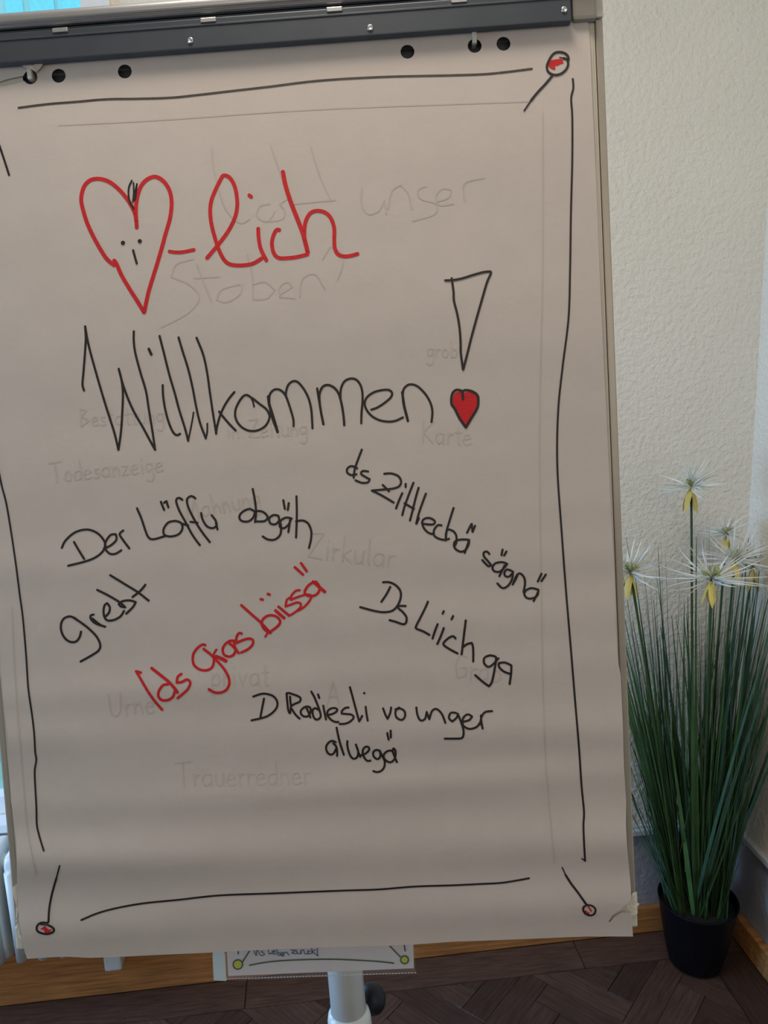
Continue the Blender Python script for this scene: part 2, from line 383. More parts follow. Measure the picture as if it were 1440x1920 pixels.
# ------------------------------------------------------------------ the easel
fc = empty('flip_chart_easel', 'flip chart easel with dark clamp bar, grey pole and beige side rails', 'easel', (0, 0, 0))
fc.matrix_world = BM
def fbox(name, u0, v0, w0, u1, v1, w1, m, parent=None, bevel=0.0, **p):
    return box(name, (u0, -w1, -v1), (u1, -w0, -v0), m, parent or fc, bevel=bevel, **p)
BW = 0.70
fbox('board_panel', 0.008, -0.03, -0.022, BW - 0.008, 0.955, -0.0075, M_BOARD)
for a in (0, 1):
    u0, u1 = (0.0, 0.008) if a == 0 else (BW - 0.008, BW)
    fbox('side_rail', u0, 0.0, -0.024, u1, 0.945, -0.001, M_RAIL, bevel=0.0015)
    fbox('corner_cap', u0 - 0.001, 0.9455, -0.025, u1 + 0.001, 0.972, 0.0, M_PEG, bevel=0.002)
fbox('bottom_rail', 0.009, 0.9555, -0.024, BW - 0.009, 0.967, -0.008, M_RAIL, bevel=0.002)
# clamp bar across the top of the sheet
ua, va = uv(0, 118, 0.0145); ub, vb = uv(1072, 38, 0.0145)
ULc = -0.012; 
def shear_box(name, pts, w0, w1, m, bevel=0.0, parent=None):
    bm = bmesh.new(); prism(bm, [L(u, v, w0) for u, v in pts], (0, -(w1 - w0), 0))
    if bevel: bmesh.ops.bevel(bm, geom=list(bm.edges), offset=bevel, segments=2, affect='EDGES', profile=0.6)
    return bm_obj(name, bm, m, parent or fc)
def vline(u, x0=0): return va + (vb - va) * (u - ua) / (ub - ua)
uR = ub
shear_box('clamp_bar', [(ULc, vline(ULc) - 0.0295), (uR, vline(uR) - 0.0295), (uR, vline(uR)), (ULc, vline(ULc))], 0.0045, 0.0145, M_CLAMP, 0.0012)
shear_box('clamp_ridge', [(ULc, vline(ULc) - 0.0235), (uR, vline(uR) - 0.0235), (uR, vline(uR) - 0.0215), (ULc, vline(ULc) - 0.0215)], 0.0146, 0.0154, M_CLAMP, 0.0003)
for dv in (0.030, 0.0335):
    shear_box('hinge_groove', [(ULc, vline(ULc) - dv - 0.0022), (uR + 0.02, vline(uR) - dv - 0.0022), (uR + 0.02, vline(uR) - dv), (ULc, vline(ULc) - dv)], 0.004, 0.0125, M_CLAMP, 0.0004)
# rounded aluminium head rail
bm = bmesh.new(); prof = []
for i in range(13):
    t = math.pi * i / 12
    prof.append((0.015 + 0.004 * math.sin(t), -0.0425 - 0.0058 * math.cos(t)))
prof = [(-0.028, -0.0483)] + prof[::1] + [(0.0150, -0.0362), (0.0165, -0.0350), (0.0150, -0.0338), (-0.028, -0.0338)]
for uu, col in ((ULc - 0.01, 0), (uR + 0.036, 1)):
    pass
u0, u1 = ULc - 0.012, uR + 0.030
A = [bm.verts.new(L(u0, vline(u0) + v, w)) for w, v in prof]; B = [bm.verts.new(L(u1, vline(u1) + v, w)) for w, v in prof]
for i in range(len(prof)): bm.faces.new((A[i], A[(i + 1) % len(prof)], B[(i + 1) % len(prof)], B[i]))
bm.faces.new(A); bm.faces.new(B[::-1])
bm_obj('head_rail', bm, M_ALU, fc)
for px, py in ((112, 57), (390, 38), (627, 18), (861, 1)):
    u, v = uv(px, py, 0.0165); fbox('hinge_tab', u - 0.0080, v - 0.003, 0.006, u + 0.0080, v + 0.0014, 0.0165, M_ALU, bevel=0.0008)
for px, py in ((357, 76), (694, 52), (1058, 18)):
    u, v = uv(px, py, 0.0150); bm = bmesh.new()
    lathe(bm, [(0, 0.0012), (0.0012, 0.0005), (0.0016, 0.0012), (0.0026, 0.0014), (0.0033, 0.0004), (0.0033, -0.001), (0, -0.001)], n=14)
    bmesh.ops.transform(bm, matrix=Matrix.Translation(L(u, v, 0.0147)) @ Matrix.Rotation(math.pi / 2, 4, 'X'), verts=bm.verts)
    bm_obj('screw', bm, M_SCREW, fc, smooth=True)
# right end cap of the clamp and the upper corner of the rail
uc, vc = uv(1074, 37, 0.010)
fbox('end_cap', uc, vc - 0.0345, 0.0002, uc + 0.0250, vc + 0.0002, 0.010, M_CAP, bevel=0.0035)
uc, vc = uv(1116, 33, 0.0)
fbox('rail_corner', uc, vc - 0.06, -0.024, BW + 0.0005, vc, 0.001, M_PEG, bevel=0.0015)
for sgn in (0,):
    fbox('rail_corner', -0.001, vline(0) - 0.06, -0.024, 0.010, vline(0) - 0.006, 0.001, M_PEG, bevel=0.0015)
shear_box('peg_bar', [(ULc, vline(ULc) + 0.006), (uR, vline(uR) + 0.006), (uR, vline(uR) + 0.0175), (ULc, vline(ULc) + 0.0175)], -0.0074, -0.0066, M_CLAMP)
# pegs the paper hangs on
for px, py in ((890, 71), (55, 139)):
    u, v = uv(px, py, 0.006)
    fbox('paper_peg', u - 0.0024, v - 0.009, -0.007, u + 0.0022, v + 0.0048, 0.0065, M_PEG, bevel=0.0008)
# pole and base, in world coordinates converted to the easel frame
IB = BM.inverted()
pc = uv(648, 1830, -0.10); pw = P(pc[0], pc[1], -0.10)
pd = uv(655.5, 1915, -0.10); pdir = (P(pd[0], pd[1], -0.10) - pw).normalized()
top = pw - pdir * 0.45; t = (pw.z - 0.06) / -pdir.z; bot = pw + pdir * t
bm = bmesh.new(); tube(bm, IB @ top, IB @ bot, 0.0222, 0.0222, 40); bm_obj('pole', bm, M_POLE, fc, smooth=False)
for f_ in bpy.data.objects['pole'].data.polygons: f_.use_smooth = len(f_.vertices) == 4
c0 = pw + pdir * ((1896 - 1830) / 1442 * 0.98)
Q = Matrix.Translation(IB @ c0) @ (IB.to_3x3() @ pdir).to_track_quat('Z', 'Y').to_matrix().to_4x4()
bm = bmesh.new(); lathe(bm, [(0.0224, 0.0), (0.0258, 0.002), (0.0275, 0.010), (0.0280, 0.03), (0.0280, t - 0.10), (0.0224, t - 0.10)], Q, 40)
bm_obj('pole_sleeve', bm, M_COLLAR, fc, smooth=True)
kp = uv(697, 1873, -0.125); kc = P(kp[0], kp[1], -0.125)
Q = Matrix.Translation(IB @ kc) @ Vector((0.72, 0.62, -0.3)).to_track_quat('Z', 'Y').to_matrix().to_4x4()
bm = bmesh.new(); lathe(bm, [(0, -0.012), (0.013, -0.012), (0.017, -0.009), (0.0190, -0.003), (0.0190, 0.005), (0.016, 0.010), (0, 0.011)], Q, 28)
kn = bm_obj('height_knob', bm, M_KNOB, fc, smooth=True)
bm = bmesh.new(); tube(bm, IB @ kc, IB @ (pw + pdir * 0.032), 0.005, 0.005, 12); bm_obj('knob_shaft', bm, M_SCREW, kn)
fbox('pole_bracket', 0.25, 0.55, -0.125, 0.43, 0.80, -0.0225, M_BOARD, bevel=0.006)
bl = IB @ bot
bm = bmesh.new(); lathe(bm, [(0, 0.10), (0.035, 0.10), (0.05, 0.08), (0.06, 0.03), (0.06, 0.0), (0, 0.0)], IB @ Matrix.Translation((bot.x, bot.y, 0.012)), 32)
bm_obj('base_hub', bm, M_COLLAR, fc, smooth=True)
for i in range(5):
    a = 2 * math.pi * i / 5 + 0.3; e = Vector((bot.x + 0.27 * math.cos(a), bot.y + 0.27 * math.sin(a), 0.045))
    bm = bmesh.new(); tube(bm, IB @ Vector((bot.x, bot.y, 0.06)), IB @ e, 0.02, 0.012, 12); lg = bm_obj('leg', bm, M_COLLAR, fc)
    bm = bmesh.new(); tube(bm, IB @ Vector((e.x, e.y, 0.05)), IB @ Vector((e.x, e.y, 0.0)), 0.014, 0.018, 12); bm_obj('foot', bm, M_KNOB, lg)

# ------------------------------------------------------------------ paper
HOLES = [(57, 145), (110, 142), (234, 134), (764, 97), (890, 86), (944, 82)]
HR = 13.0
R_EDGE = [(1101, 20), (1102.5, 39), (1107, 94), (1110, 175), (1118, 344), (1124, 500), (1128, 594), (1134, 720), (1140, 840), (1145.5, 952), (1152, 1077), (1155.5, 1174), (1158, 1233),
          (1164, 1268), (1168.5, 1374), (1169.7, 1433), (1174, 1500), (1173.7, 1547), (1176, 1590), (1180, 1631), (1183, 1667), (1183.5, 1688)]
TEAR = [(1176, 1694), (1163, 1705), (1148, 1716), (1141, 1728), (1144, 1729), (1152, 1719), (1166, 1711), (1183.5, 1712)]
BOT = [(1187, 1756), (1100, 1756), (1023, 1759), (927, 1763), (851, 1765.5), (777, 1771), (700, 1774), (539, 1778.5), (398, 1786), (306, 1790), (217, 1794.5), (169, 1796), (122, 1793.7), (93, 1795), (50.5, 1798)]
L_EDGE = [(44, 1775), (35, 1723), (32, 1660), (30.5, 1578), (20.6, 1501), (16, 1430), (15, 1390), (6, 1310), (1.7, 1257), (0, 1210), (-8, 1120), (-24, 930), (-50, 640), (-80, 300), (-94, 165)]
SLIT_TOP = [(-94, 148), (-100, 120), (-103, 100)]
def seg_sub(pts, step):
    out = []
    for (a, b) in zip(pts, pts[1:]):
        n = max(1, int(math.hypot(b[0] - a[0], b[1] - a[1]) / step))
        for i in range(n): out.append((a[0] + (b[0] - a[0]) * i / n, a[1] + (b[1] - a[1]) * i / n))
    out.append(pts[-1]); return out
def make_sheet():
    def S(p): u, v, w = on_sheet(p[0], p[1], 0.0); return Vector((u, v))
    c1 = HOLES[0]
    tophole = [(c1[0] + HR * math.cos(math.radians(a)), c1[1] + HR * math.sin(math.radians(a))) for a in range(150, -171, -12)]   # bottom-left round to upper-left
    slit_lo = [(-94, 172), (-40, 168), (0, 163), (20, 159), (38, 154)]
    slit_hi = [(44, 142), (30, 145), (12, 149), (0, 153), (-40, 158), (-94, 165)]
    outer = seg_sub([(-103, 100)] + [(1101, 20)], 12) + seg_sub(R_EDGE, 12)[1:] + seg_sub(TEAR, 8) + seg_sub(BOT, 12) + seg_sub(L_EDGE[:-1] + [(-94, 172)], 12) \
        + seg_sub(slit_lo, 6)[1:] + tophole[::1] + seg_sub(slit_hi, 6) + seg_sub([(-94, 165), (-100, 130)], 10)[1:]
    pts = [S(p) for p in outer]; n = len(pts); loops = [list(range(n))]
    for c in HOLES[1:]:
        s = len(pts); m = 32
        for i in range(m): pts.append(S((c[0] + HR * math.cos(2 * math.pi * i / m), c[1] + HR * math.sin(2 * math.pi * i / m))))
        loops.append(list(range(s, s + m))[::-1])
    edges = []
    for l in loops: edges += [(l[i], l[(i + 1) % len(l)]) for i in range(len(l))]
    st = 0.0075
    bpts = list(pts)
    for i in range(-1, 96):
        for j in range(-2, 136):
            q = Vector((i * st + (0.5 * st if j % 2 else 0), j * st))
            if all(abs(q.x - b.x) > 0.0045 or abs(q.y - b.y) > 0.0045 for b in bpts): pts.append(q)
    # CDT keeps faces inside the outer loop and outside the holes
    vo, eo, fo, _, _, _ = delaunay_2d_cdt(pts, edges, [], 0, 1e-6)
    outer2 = [pts[i] for i in loops[0]]; hs2 = [[pts[i] for i in l] for l in loops[1:]]
    def inside(p, poly):
        c = False; j = len(poly) - 1
        for i in range(len(poly)):
            a, b = poly[i], poly[j]
            if (a.y > p.y) != (b.y > p.y) and p.x < (b.x - a.x) * (p.y - a.y) / (b.y - a.y) + a.x: c = not c
            j = i
        return c
    faces = []
    for f in fo:
        c = (vo[f[0]] + vo[f[1]] + vo[f[2]]) / 3
        if inside(c, outer2) and not any((c - h[0]).length < 0.03 and inside(c, h) for h in hs2): faces.append(f)
    used = sorted({i for f in faces for i in f}); mp = {a: b for b, a in enumerate(used)}
    verts = [L(vo[i].x, vo[i].y, ripple(vo[i].x, vo[i].y)) for i in used]
    return verts, [tuple(mp[i] for i in f) for f in faces]
vs, fs = make_sheet()
sheet = empty('paper_sheet', 'large white handwritten welcome sheet hanging at the front of the flip chart', 'paper', (0, 0, 0))
sheet.matrix_world = BM
so = mk('sheet', vs, fs, M_PAPER, sheet, smooth=True)
md = so.modifiers.new('thickness', 'SOLIDIFY'); md.thickness = 0.0002; md.offset = 1
es = so.modifiers.new('crisp_rim', 'EDGE_SPLIT'); es.split_angle = 0.8

# pad of pages underneath
pad = empty('paper_pad', 'pad of blank pages hanging behind the front sheet of the flip chart', 'paper pad', (0, 0, 0))
pad.matrix_world = BM
def page(name, u0, u1, v0, v1, w, th, m, holes=True, seed=0, parent=None):
    pts = [Vector(p) for p in seg_sub([(u0, v0), (u1, v0), (u1, v1), (u0, v1), (u0, v0)], 0.02)[:-1]]
    n = len(pts); edges = [(i, (i + 1) % n) for i in range(n)]; hs = []
    if holes:
        for c in HOLES:
            s = len(pts); cu, cv = uv(c[0], c[1], w); h = [Vector((cu + 0.0085 * math.cos(2 * math.pi * i / 20), cv + 0.0085 * math.sin(2 * math.pi * i / 20))) for i in range(20)]
            pts += h; hs.append((Vector((cu, cv)))); edges += [(s + i, s + (i + 1) % 20) for i in range(20)]
    vo, eo, fo, _, _, _ = delaunay_2d_cdt(pts, edges, [], 1, 1e-6)
    faces = [f for f in fo if not any((sum((vo[i] for i in f), Vector((0, 0))) / 3 - h).length < 0.0084 for h in hs)]
    bm = bmesh.new(); V = [bm.verts.new(L(p.x, p.y, w)) for p in vo]
    for f in faces: bm.faces.new([V[i] for i in f])
    r = bmesh.ops.extrude_face_region(bm, geom=list(bm.faces))
    bmesh.ops.translate(bm, vec=(0, th, 0), verts=[g for g in r['geom'] if isinstance(g, bmesh.types.BMVert)])
    loose = [v for v in bm.verts if not v.link_faces]; bmesh.ops.delete(bm, geom=loose, context='VERTS')
    return bm_obj(name, bm, m, parent)
for i in range(6):
    w = 0.0014 - i * 0.0013
    e = 0.6905 + i * 0.0003 - (0.0022 if i == 0 else 0)
    page('page', 0.0095 + 0.0004 * i, e, 0.004 if i else 0.002, 0.976 + 0.0012 * (i % 3), w, 0.0006, M_PAD, True, i, pad)

# torn scraps: lower right corner, upper left hole
def crumple(name, px_poly, w, m, parent, amp=0.002, seed=1):
    random.seed(seed); ctr = (sum(p[0] for p in px_poly) / len(px_poly), sum(p[1] for p in px_poly) / len(px_poly))
    ring = seg_sub(px_poly + [px_poly[0]], 3.5)[:-1]; vs_ = []; n = len(ring); K = 4
    for kx in range(K):
        s = 1 - kx / K
        for p in ring:
            x = ctr[0] + (p[0] - ctr[0]) * s; y = ctr[1] + (p[1] - ctr[1]) * s; u, v = uv(x, y, w)
            vs_.append(L(u, v, w + amp * noise.noise(Vector((u * 260, v * 260, seed)))))
    u, v = uv(ctr[0], ctr[1], w); vs_.append(L(u, v, w + amp)); fcs = []
    for kx in range(K - 1):
        for i in range(n): fcs.append((kx * n + i, kx * n + (i + 1) % n, (kx + 1) * n + (i + 1) % n, (kx + 1) * n + i))
    for i in range(n): fcs.append(((K - 1) * n + i, (K - 1) * n + (i + 1) % n, K * n))
    o = mk(name, vs_, fcs, m, parent); md = o.modifiers.new('thickness', 'SOLIDIFY'); md.thickness = 0.0003; return o
crumple('torn_corner', [(1138, 1724), (1142, 1716), (1160, 1703), (1180, 1688), (1186, 1674), (1194, 1672), (1195, 1692), (1199, 1695), (1195, 1700), (1195, 1712), (1184, 1718), (1168, 1716), (1150, 1722)], 0.0012, M_TORN, pad, 0.0009, 3)
crumple('torn_corner', [(24, 1664), (34, 1655), (36, 1700), (40, 1750), (46, 1764), (36, 1758), (31, 1735), (30, 1700)], 0.0006, M_TORN, pad, 0.002, 6)
crumple('torn_flap', [(38, 120), (85, 110), (77, 127), (68, 135), (58, 129), (48, 128)], 0.0068, M_PAPER, sheet, 0.0012, 9)

# ------------------------------------------------------------------ marker strokes
def catmull(p, closed=False, step=3.0):
    if len(p) == 2: return seg_sub(p, step)
    q = [p[0]] + list(p) + [p[-1]]; out = []
    for i in range(1, len(q) - 2):
        p0, p1, p2, p3 = q[i - 1], q[i], q[i + 1], q[i + 2]
        n = max(2, int(math.hypot(p2[0] - p1[0], p2[1] - p1[1]) / step))
        for k in range(n):
            t = k / n
            out.append(tuple(0.5 * ((2 * p1[a]) + (-p0[a] + p2[a]) * t + (2 * p0[a] - 5 * p1[a] + 4 * p2[a] - p3[a]) * t * t + (-p0[a] + 3 * p1[a] - 3 * p2[a] + p3[a]) * t ** 3) for a in (0, 1)))
    out.append(tuple(p[-1])); return out
def split_corners(p):
    out = []; cur = [p[0]]
    for i in range(1, len(p)):
        cur.append(p[i])
        if i < len(p) - 1:
            a = (p[i][0] - p[i - 1][0], p[i][1] - p[i - 1][1]); b = (p[i + 1][0] - p[i][0], p[i + 1][1] - p[i][1])
            na, nb = math.hypot(*a), math.hypot(*b)
            if na * nb > 0 and (a[0] * b[0] + a[1] * b[1]) / (na * nb) < 0.1: out.append(cur); cur = [p[i]]
    out.append(cur); return out
def stroke_mesh(strokes, to3, step=3.0):
    """strokes: list of (points_px, width_px); ribbons with round ends laid on a surface"""
    V = []; Fc = []
    for pts, wd_ in strokes:
        r = wd_ / 2
        if len(pts) == 1 or (len(pts) == 2 and math.dist(pts[0], pts[1]) < 0.5):
            c = pts[0]; s = len(V); V.append(to3(*c))
            for i in range(14): a = 2 * math.pi * i / 14; V.append(to3(c[0] + r * math.cos(a), c[1] + r * math.sin(a)))
            for i in range(14): Fc.append((s, s + 1 + i, s + 1 + (i + 1) % 14))
            continue
        for part in split_corners(pts):
            c = catmull(part, step=step); n = len(c); s = len(V)
            for i in range(n):
                a = c[max(0, i - 1)]; b = c[min(n - 1, i + 1)]; dx, dy = b[0] - a[0], b[1] - a[1]; ln = math.hypot(dx, dy) or 1
                nx, ny = -dy / ln * r, dx / ln * r
                V.append(to3(c[i][0] + nx, c[i][1] + ny)); V.append(to3(c[i][0] - nx, c[i][1] - ny))
            for i in range(n - 1): Fc.append((s + 2 * i, s + 2 * i + 1, s + 2 * i + 3, s + 2 * i + 2))
            for e, d in ((0, -1), (n - 1, 1)):
                q = c[e]; o_ = c[min(n - 1, max(0, e - d))]; an = math.atan2(q[1] - o_[1], q[0] - o_[0]); s2_ = len(V); V.append(to3(*q))
                for i in range(9): a = an - math.pi / 2 + math.pi * i / 8; V.append(to3(q[0] + r * math.cos(a), q[1] + r * math.sin(a)))
                for i in range(8): Fc.append((s2_, s2_ + 1 + i, s2_ + 2 + i))
    return V, Fc
def face_up(o, nrm):
    me = o.data
    fl = [p.index for p in me.polygons if p.normal.dot(nrm) < 0]
    if fl:
        bm = bmesh.new(); bm.from_mesh(me); bm.faces.ensure_lookup_table(); bmesh.ops.reverse_faces(bm, faces=[bm.faces[i] for i in fl]); bm.to_mesh(me); bm.free()
def Zm(x0, y0, s, data, wid):
    """zoomed coordinates to pixels; data: lists of flat coordinates, optional leading width tuple"""
    out = []
    for st in data:
        w_ = wid
        if isinstance(st, tuple): w_, st = st
        out.append(([(x0 + st[i] / s, y0 + st[i + 1] / s) for i in range(0, len(st), 2)], w_))
    return out
def ink(name, strokes, m, eps=0.00035, parent=None, **p):
    def to3(x, y): u, v, w = on_sheet(x, y, eps); return L(u, v, w)
    V, Fc = stroke_mesh(strokes, to3); o = mk(name, V, Fc, m, parent or sheet, **p); face_up(o, Vector((0, -1, 0))); return o
def fill(name, poly, m, eps, parent, to3=None):
    ring = catmull(poly + [poly[0]], step=2.0)[:-1]
    f3 = to3 or (lambda x, y: (lambda t: L(*t))(on_sheet(x, y, eps)))
    pv, pe, pf, _, _, _ = delaunay_2d_cdt([Vector(q) for q in ring], [(i, (i + 1) % len(ring)) for i in range(len(ring))], [], 1, 1e-5)
    o = mk(name, [f3(q.x, q.y) for q in pv], [tuple(f) for f in pf], m, parent); face_up(o, Vector((0, -1, 0))); return o
BK = 4.3
def words(strokes, m, parts):
    at_ = 0
    for n_, lab in parts:
        ink('lettering', strokes[at_:at_ + n_], m, label=lab); at_ += n_
# heart drawing
hz = (120, 300, 4.8)
heart = ink('heart_drawing', Zm(*hz, [
    [655,605,650,540,635,470,600,400,560,340,500,270,430,210,370,180,300,168,235,182,185,230,160,300,155,370,175,460,210,570,260,680,320,790,385,890,450,945],
    [655,600,648,500,648,420,660,330,690,240,740,180,810,150,870,170,920,220,955,290,968,370,965,450,950,540,915,660,880,790,845,910,805,1040,760,1190,722,1368],
    [720,1370,660,1270,590,1160,520,1040,475,940,452,905]], 7.4), M_REDINK, label='red outlined heart with a small face')
for nm_, st_ in (('eye', [(8, [530,745])]), ('eye', [(8, [682,730])]), ('nose', [(4.2, [622,812,638,870,655,930])]),
        ('hair_tuft', [(3.4, [610,185,585,240,580,300,590,370,628,438]), (3.2, [625,205,628,290,620,375]), (3.2, [657,215,640,290,632,360]), (3, [655,218,648,300,640,355])])):
    ink(nm_, Zm(*hz, st_, 4), M_BLACKINK, 0.0006, heart)
words(Zm(*hz, [(6.6, [950,822,1000,830,1070,828,1168,808])], 6) + Zm(370, 300, 4.3636, [
    [80,800,160,705,240,600,300,490,325,390,322,290,300,200,260,140,215,125,195,150,150,240,115,330,105,420,115,520,145,640,175,730,215,810,260,850,330,862,400,858,460,845,525,805],
    [498,562,502,640,520,730,565,820], (7, [425,288,440,300]),
    [670,572,650,570,625,610,610,680,625,760,665,800,740,802,820,792,900,772],
    (8.2, [700,98,720,200,760,330,810,460,860,590,885,680,903,755]),
    [903,755,880,660,876,570,890,490,930,430,990,415,1050,432,1095,480,1120,560,1120,650,1125,720,1150,770,1200,788,1260,782,1310,768]], 7.2), M_REDINK, [(1, 'short red dash after the heart'), (99, 'red handwriting reading lich')])
ink('lettering', Zm(130, 590, 4.8, [
    [133,682,118,630,125,540,135,420,145,280,148,200,142,105], [142,105,175,280,240,520,310,760,370,950,410,1080,442,1215],
    [442,1215,465,1050,478,850,482,700,470,590,445,488], [445,488,480,620,530,760,590,890,660,1010,730,1140,772,1215],
    [772,1215,745,1030,715,850,690,690,640,520,595,350,580,240,580,150],
    [840,635,845,740,865,860,895,970,935,1060,970,1085,995,1072], (5, [715,308,738,358]),
    [812,192,850,340,900,540,950,710,990,860,1040,1020,1070,1135], (3.2, [1070,1135,1085,1060,1105,960,1118,880]),
    [983,205,1020,330,1070,490,1110,660,1140,820,1175,970,1228,1112], (3.4, [1228,1112,1240,1060,1242,980]),
    [1145,208,1205,360,1240,520,1265,700,1290,870,1322,1070]], BK) + Zm(360, 690, 5.1429, [
    [232,630,240,570,270,460,310,370,360,290,408,232], [262,420,300,470,360,540,420,602],
    (3.4, [598,372,590,330,570,285]), [570,285,530,260,490,275,445,340,418,410,420,480,450,540,510,590,580,608,650,595,710,555,745,490,745,450,715,395,650,345,585,292],
    (5.4, [735,275,745,350,770,430,800,530,825,615]), [822,605,780,500,750,380,745,290,755,245,790,210,830,205,870,225,905,270,935,350,960,430,978,500,980,560],
    [905,270,908,220,930,160,970,128,1010,130,1050,165,1095,230,1130,310,1150,400,1158,500,1162,580]], BK) + Zm(590, 680, 4.2353, [
    [20,205,30,270,45,360,58,430,68,488], (4.6, [70,488,50,390,38,300,40,240,65,190,105,177,150,195,185,235,205,290,220,360,230,430,235,495]),
    [205,285,208,210,235,150,280,127,325,132,360,170,378,230,380,310,372,400,370,480],
    [450,373,500,355,560,315,605,275,615,240,590,217,540,217,470,235,415,275,397,320,410,370,450,420,510,455,580,468,640,462,700,435],
    (4.8, [695,235,705,300,715,360,728,410,740,462]), [740,462,710,350,700,280,705,215,735,180,770,172,820,190,880,250,920,320,935,390,928,470]], BK),
    M_BLACKINK, label='tall black handwriting reading Willkommen')
ez = (810, 490, 5.8214)
ex = ink('exclamation_mark', Zm(*ez, [[145,208,220,205,320,188,450,148,560,118,630,110], [630,110,645,125,600,230,550,400,490,610,430,830,380,1030,340,1180],
    [215,185,235,330,240,430,275,570,300,720,312,880,315,1000,338,1175],
    (4.6, [337,1505,335,1430]), (4.8, [335,1430,320,1412,270,1402,230,1430,212,1490,215,1560,250,1610,300,1710,370,1812]), (4.8, [370,1812,430,1710,490,1610,505,1540,500,1470,460,1430,400,1408,350,1408,335,1430])], 4.4),
    M_BLACKINK, 0.0006, label='black exclamation mark with a heart for its dot')
fill('heart_fill', [(810 + x / 5.8214, 490 + y / 5.8214) for x, y in ((337,1515),(350,1440),(400,1425),(455,1445),(488,1480),(490,1555),(470,1620),(368,1785),(255,1600),(228,1550),(230,1490),(255,1435),(318,1428),(325,1500))], M_REDINK, 0.0003, ex)
words(Zm(620, 830, 3.4286, [
    [170,165,135,150,108,165,105,190,130,208,165,203], [200,45,175,110,155,170,148,225],
    [240,185,205,182,195,200,215,215,250,235,240,255,200,258,160,242],
    [345,200,390,198,435,215,453,250,440,280,400,295,330,302,265,308], [265,308,330,340,405,385], [335,272,375,312],
    [460,325,440,370,420,422], [482,265,482,285], [532,258,500,340,475,410,460,465], [565,290,545,360,528,430,510,500], [475,390,535,425],
    [612,328,585,400,565,460,550,520], [567,485,552,520],
    [590,520,620,525,660,525,670,505,640,485,605,488,588,510,600,550,630,580,655,587],
    [712,532,690,530,665,560,665,595,690,615,730,625,760,618], [790,420,765,500,745,570,740,628], [740,625,742,580,755,558,790,570,808,600,808,640,800,660],
    [890,625,850,622,805,630,792,655,800,680,830,700,860,695,885,660,890,625], [890,628,875,670,862,708],
    [905,523,877,578], [907,523,912,570], [928,535,912,573],
    [1020,715,1005,700,985,705,985,730,1010,760,1030,785,1015,795,975,755],
    [1135,780,1105,768,1060,775,1040,800,1050,825,1085,830,1115,805,1130,785], [1118,790,1085,858], [1105,688,1098,722], [1130,700,1115,725],
    [1165,825,1135,815,1118,830,1120,855,1145,862,1168,840], [1172,830,1165,880,1140,920,1105,935,1072,905],
    [1200,855,1185,885,1170,912], [1175,900,1195,855,1215,840,1240,860,1250,900,1240,960],
    [1335,945,1290,935,1255,950,1245,975,1265,1000,1300,1000,1330,980,1335,950], [1335,955,1322,985,1305,1018], [1355,843,1332,892], [1383,848,1355,890]], 4.2),
    M_BLACKINK, [(3, 'black slanting word ds'), (19, 'black slanting word Zittlechä'), (99, 'black slanting word sägnä')])
words(Zm(90, 900, 2.7692, [
    [72,352,90,315,140,272,200,257,250,272,285,305,298,340,280,375,240,405,185,425,105,445], [135,322,160,365,188,410],
    [290,355,325,340,355,310,352,282,325,285,300,320,297,355,320,382,350,383,380,365], [390,262,372,280,385,305,422,355],
    [462,147,485,200,505,260,520,295,545,308,610,290], [665,212,625,220,600,255,605,285,640,293,680,280,698,250,690,222,660,212],
    [586,113,603,155], [603,118,615,110,625,142], [697,103,680,92,665,105,680,155,715,220,750,285,788,338], [700,228,728,236],
    [765,95,745,83,722,100,730,145,765,215,800,270,840,322], [740,217,776,222],
    [795,172,803,205,825,240,855,250,875,235,870,210,850,183], [872,222,880,256],
    [1068,160,1045,150,1010,165,993,190,1005,212,1040,215,1065,195,1075,165], [1063,47,1075,110,1080,170,1075,218], [1080,160,1115,165,1140,190,1125,213,1075,215],
    [1195,185,1170,182,1148,200,1155,225,1180,230,1200,210,1197,190], [1200,205,1210,240,1205,285,1175,310,1140,308,1115,293],
    [1265,200,1235,195,1205,215,1205,245,1225,250,1250,230,1262,200], [1258,200,1248,270], [1222,105,1230,150], [1250,120,1245,155],
    [1290,85,1292,180,1288,298], [1288,215,1320,210,1350,225,1367,265,1365,310,1355,352]], 4.2), M_BLACKINK, [(4, 'black word Der'), (10, 'black word Löffu'), (99, 'black word abgäh')])
ink('lettering', Zm(90, 1060, 5.1429, [
    [318,640,305,690,270,735,215,738,165,705,130,640,125,570,150,515,205,492,250,505,275,520], [250,508,330,560,410,625,470,690,503,760,495,810,450,850,315,927],
    [438,475,410,485,415,520,460,560,550,592], [550,592,500,572,430,515],
    [560,488,590,450,595,400,570,365,545,385,535,440,545,500,575,532,640,525,700,490,732,440],
    [475,237,580,290,690,355,745,405], [745,405,700,395,682,372,720,345,790,338,845,355], [845,355,820,400,755,465],
    [600,95,730,175,860,255,970,340], [938,188,890,245,815,305]], 4.3), M_BLACKINK, label='black word grebt')
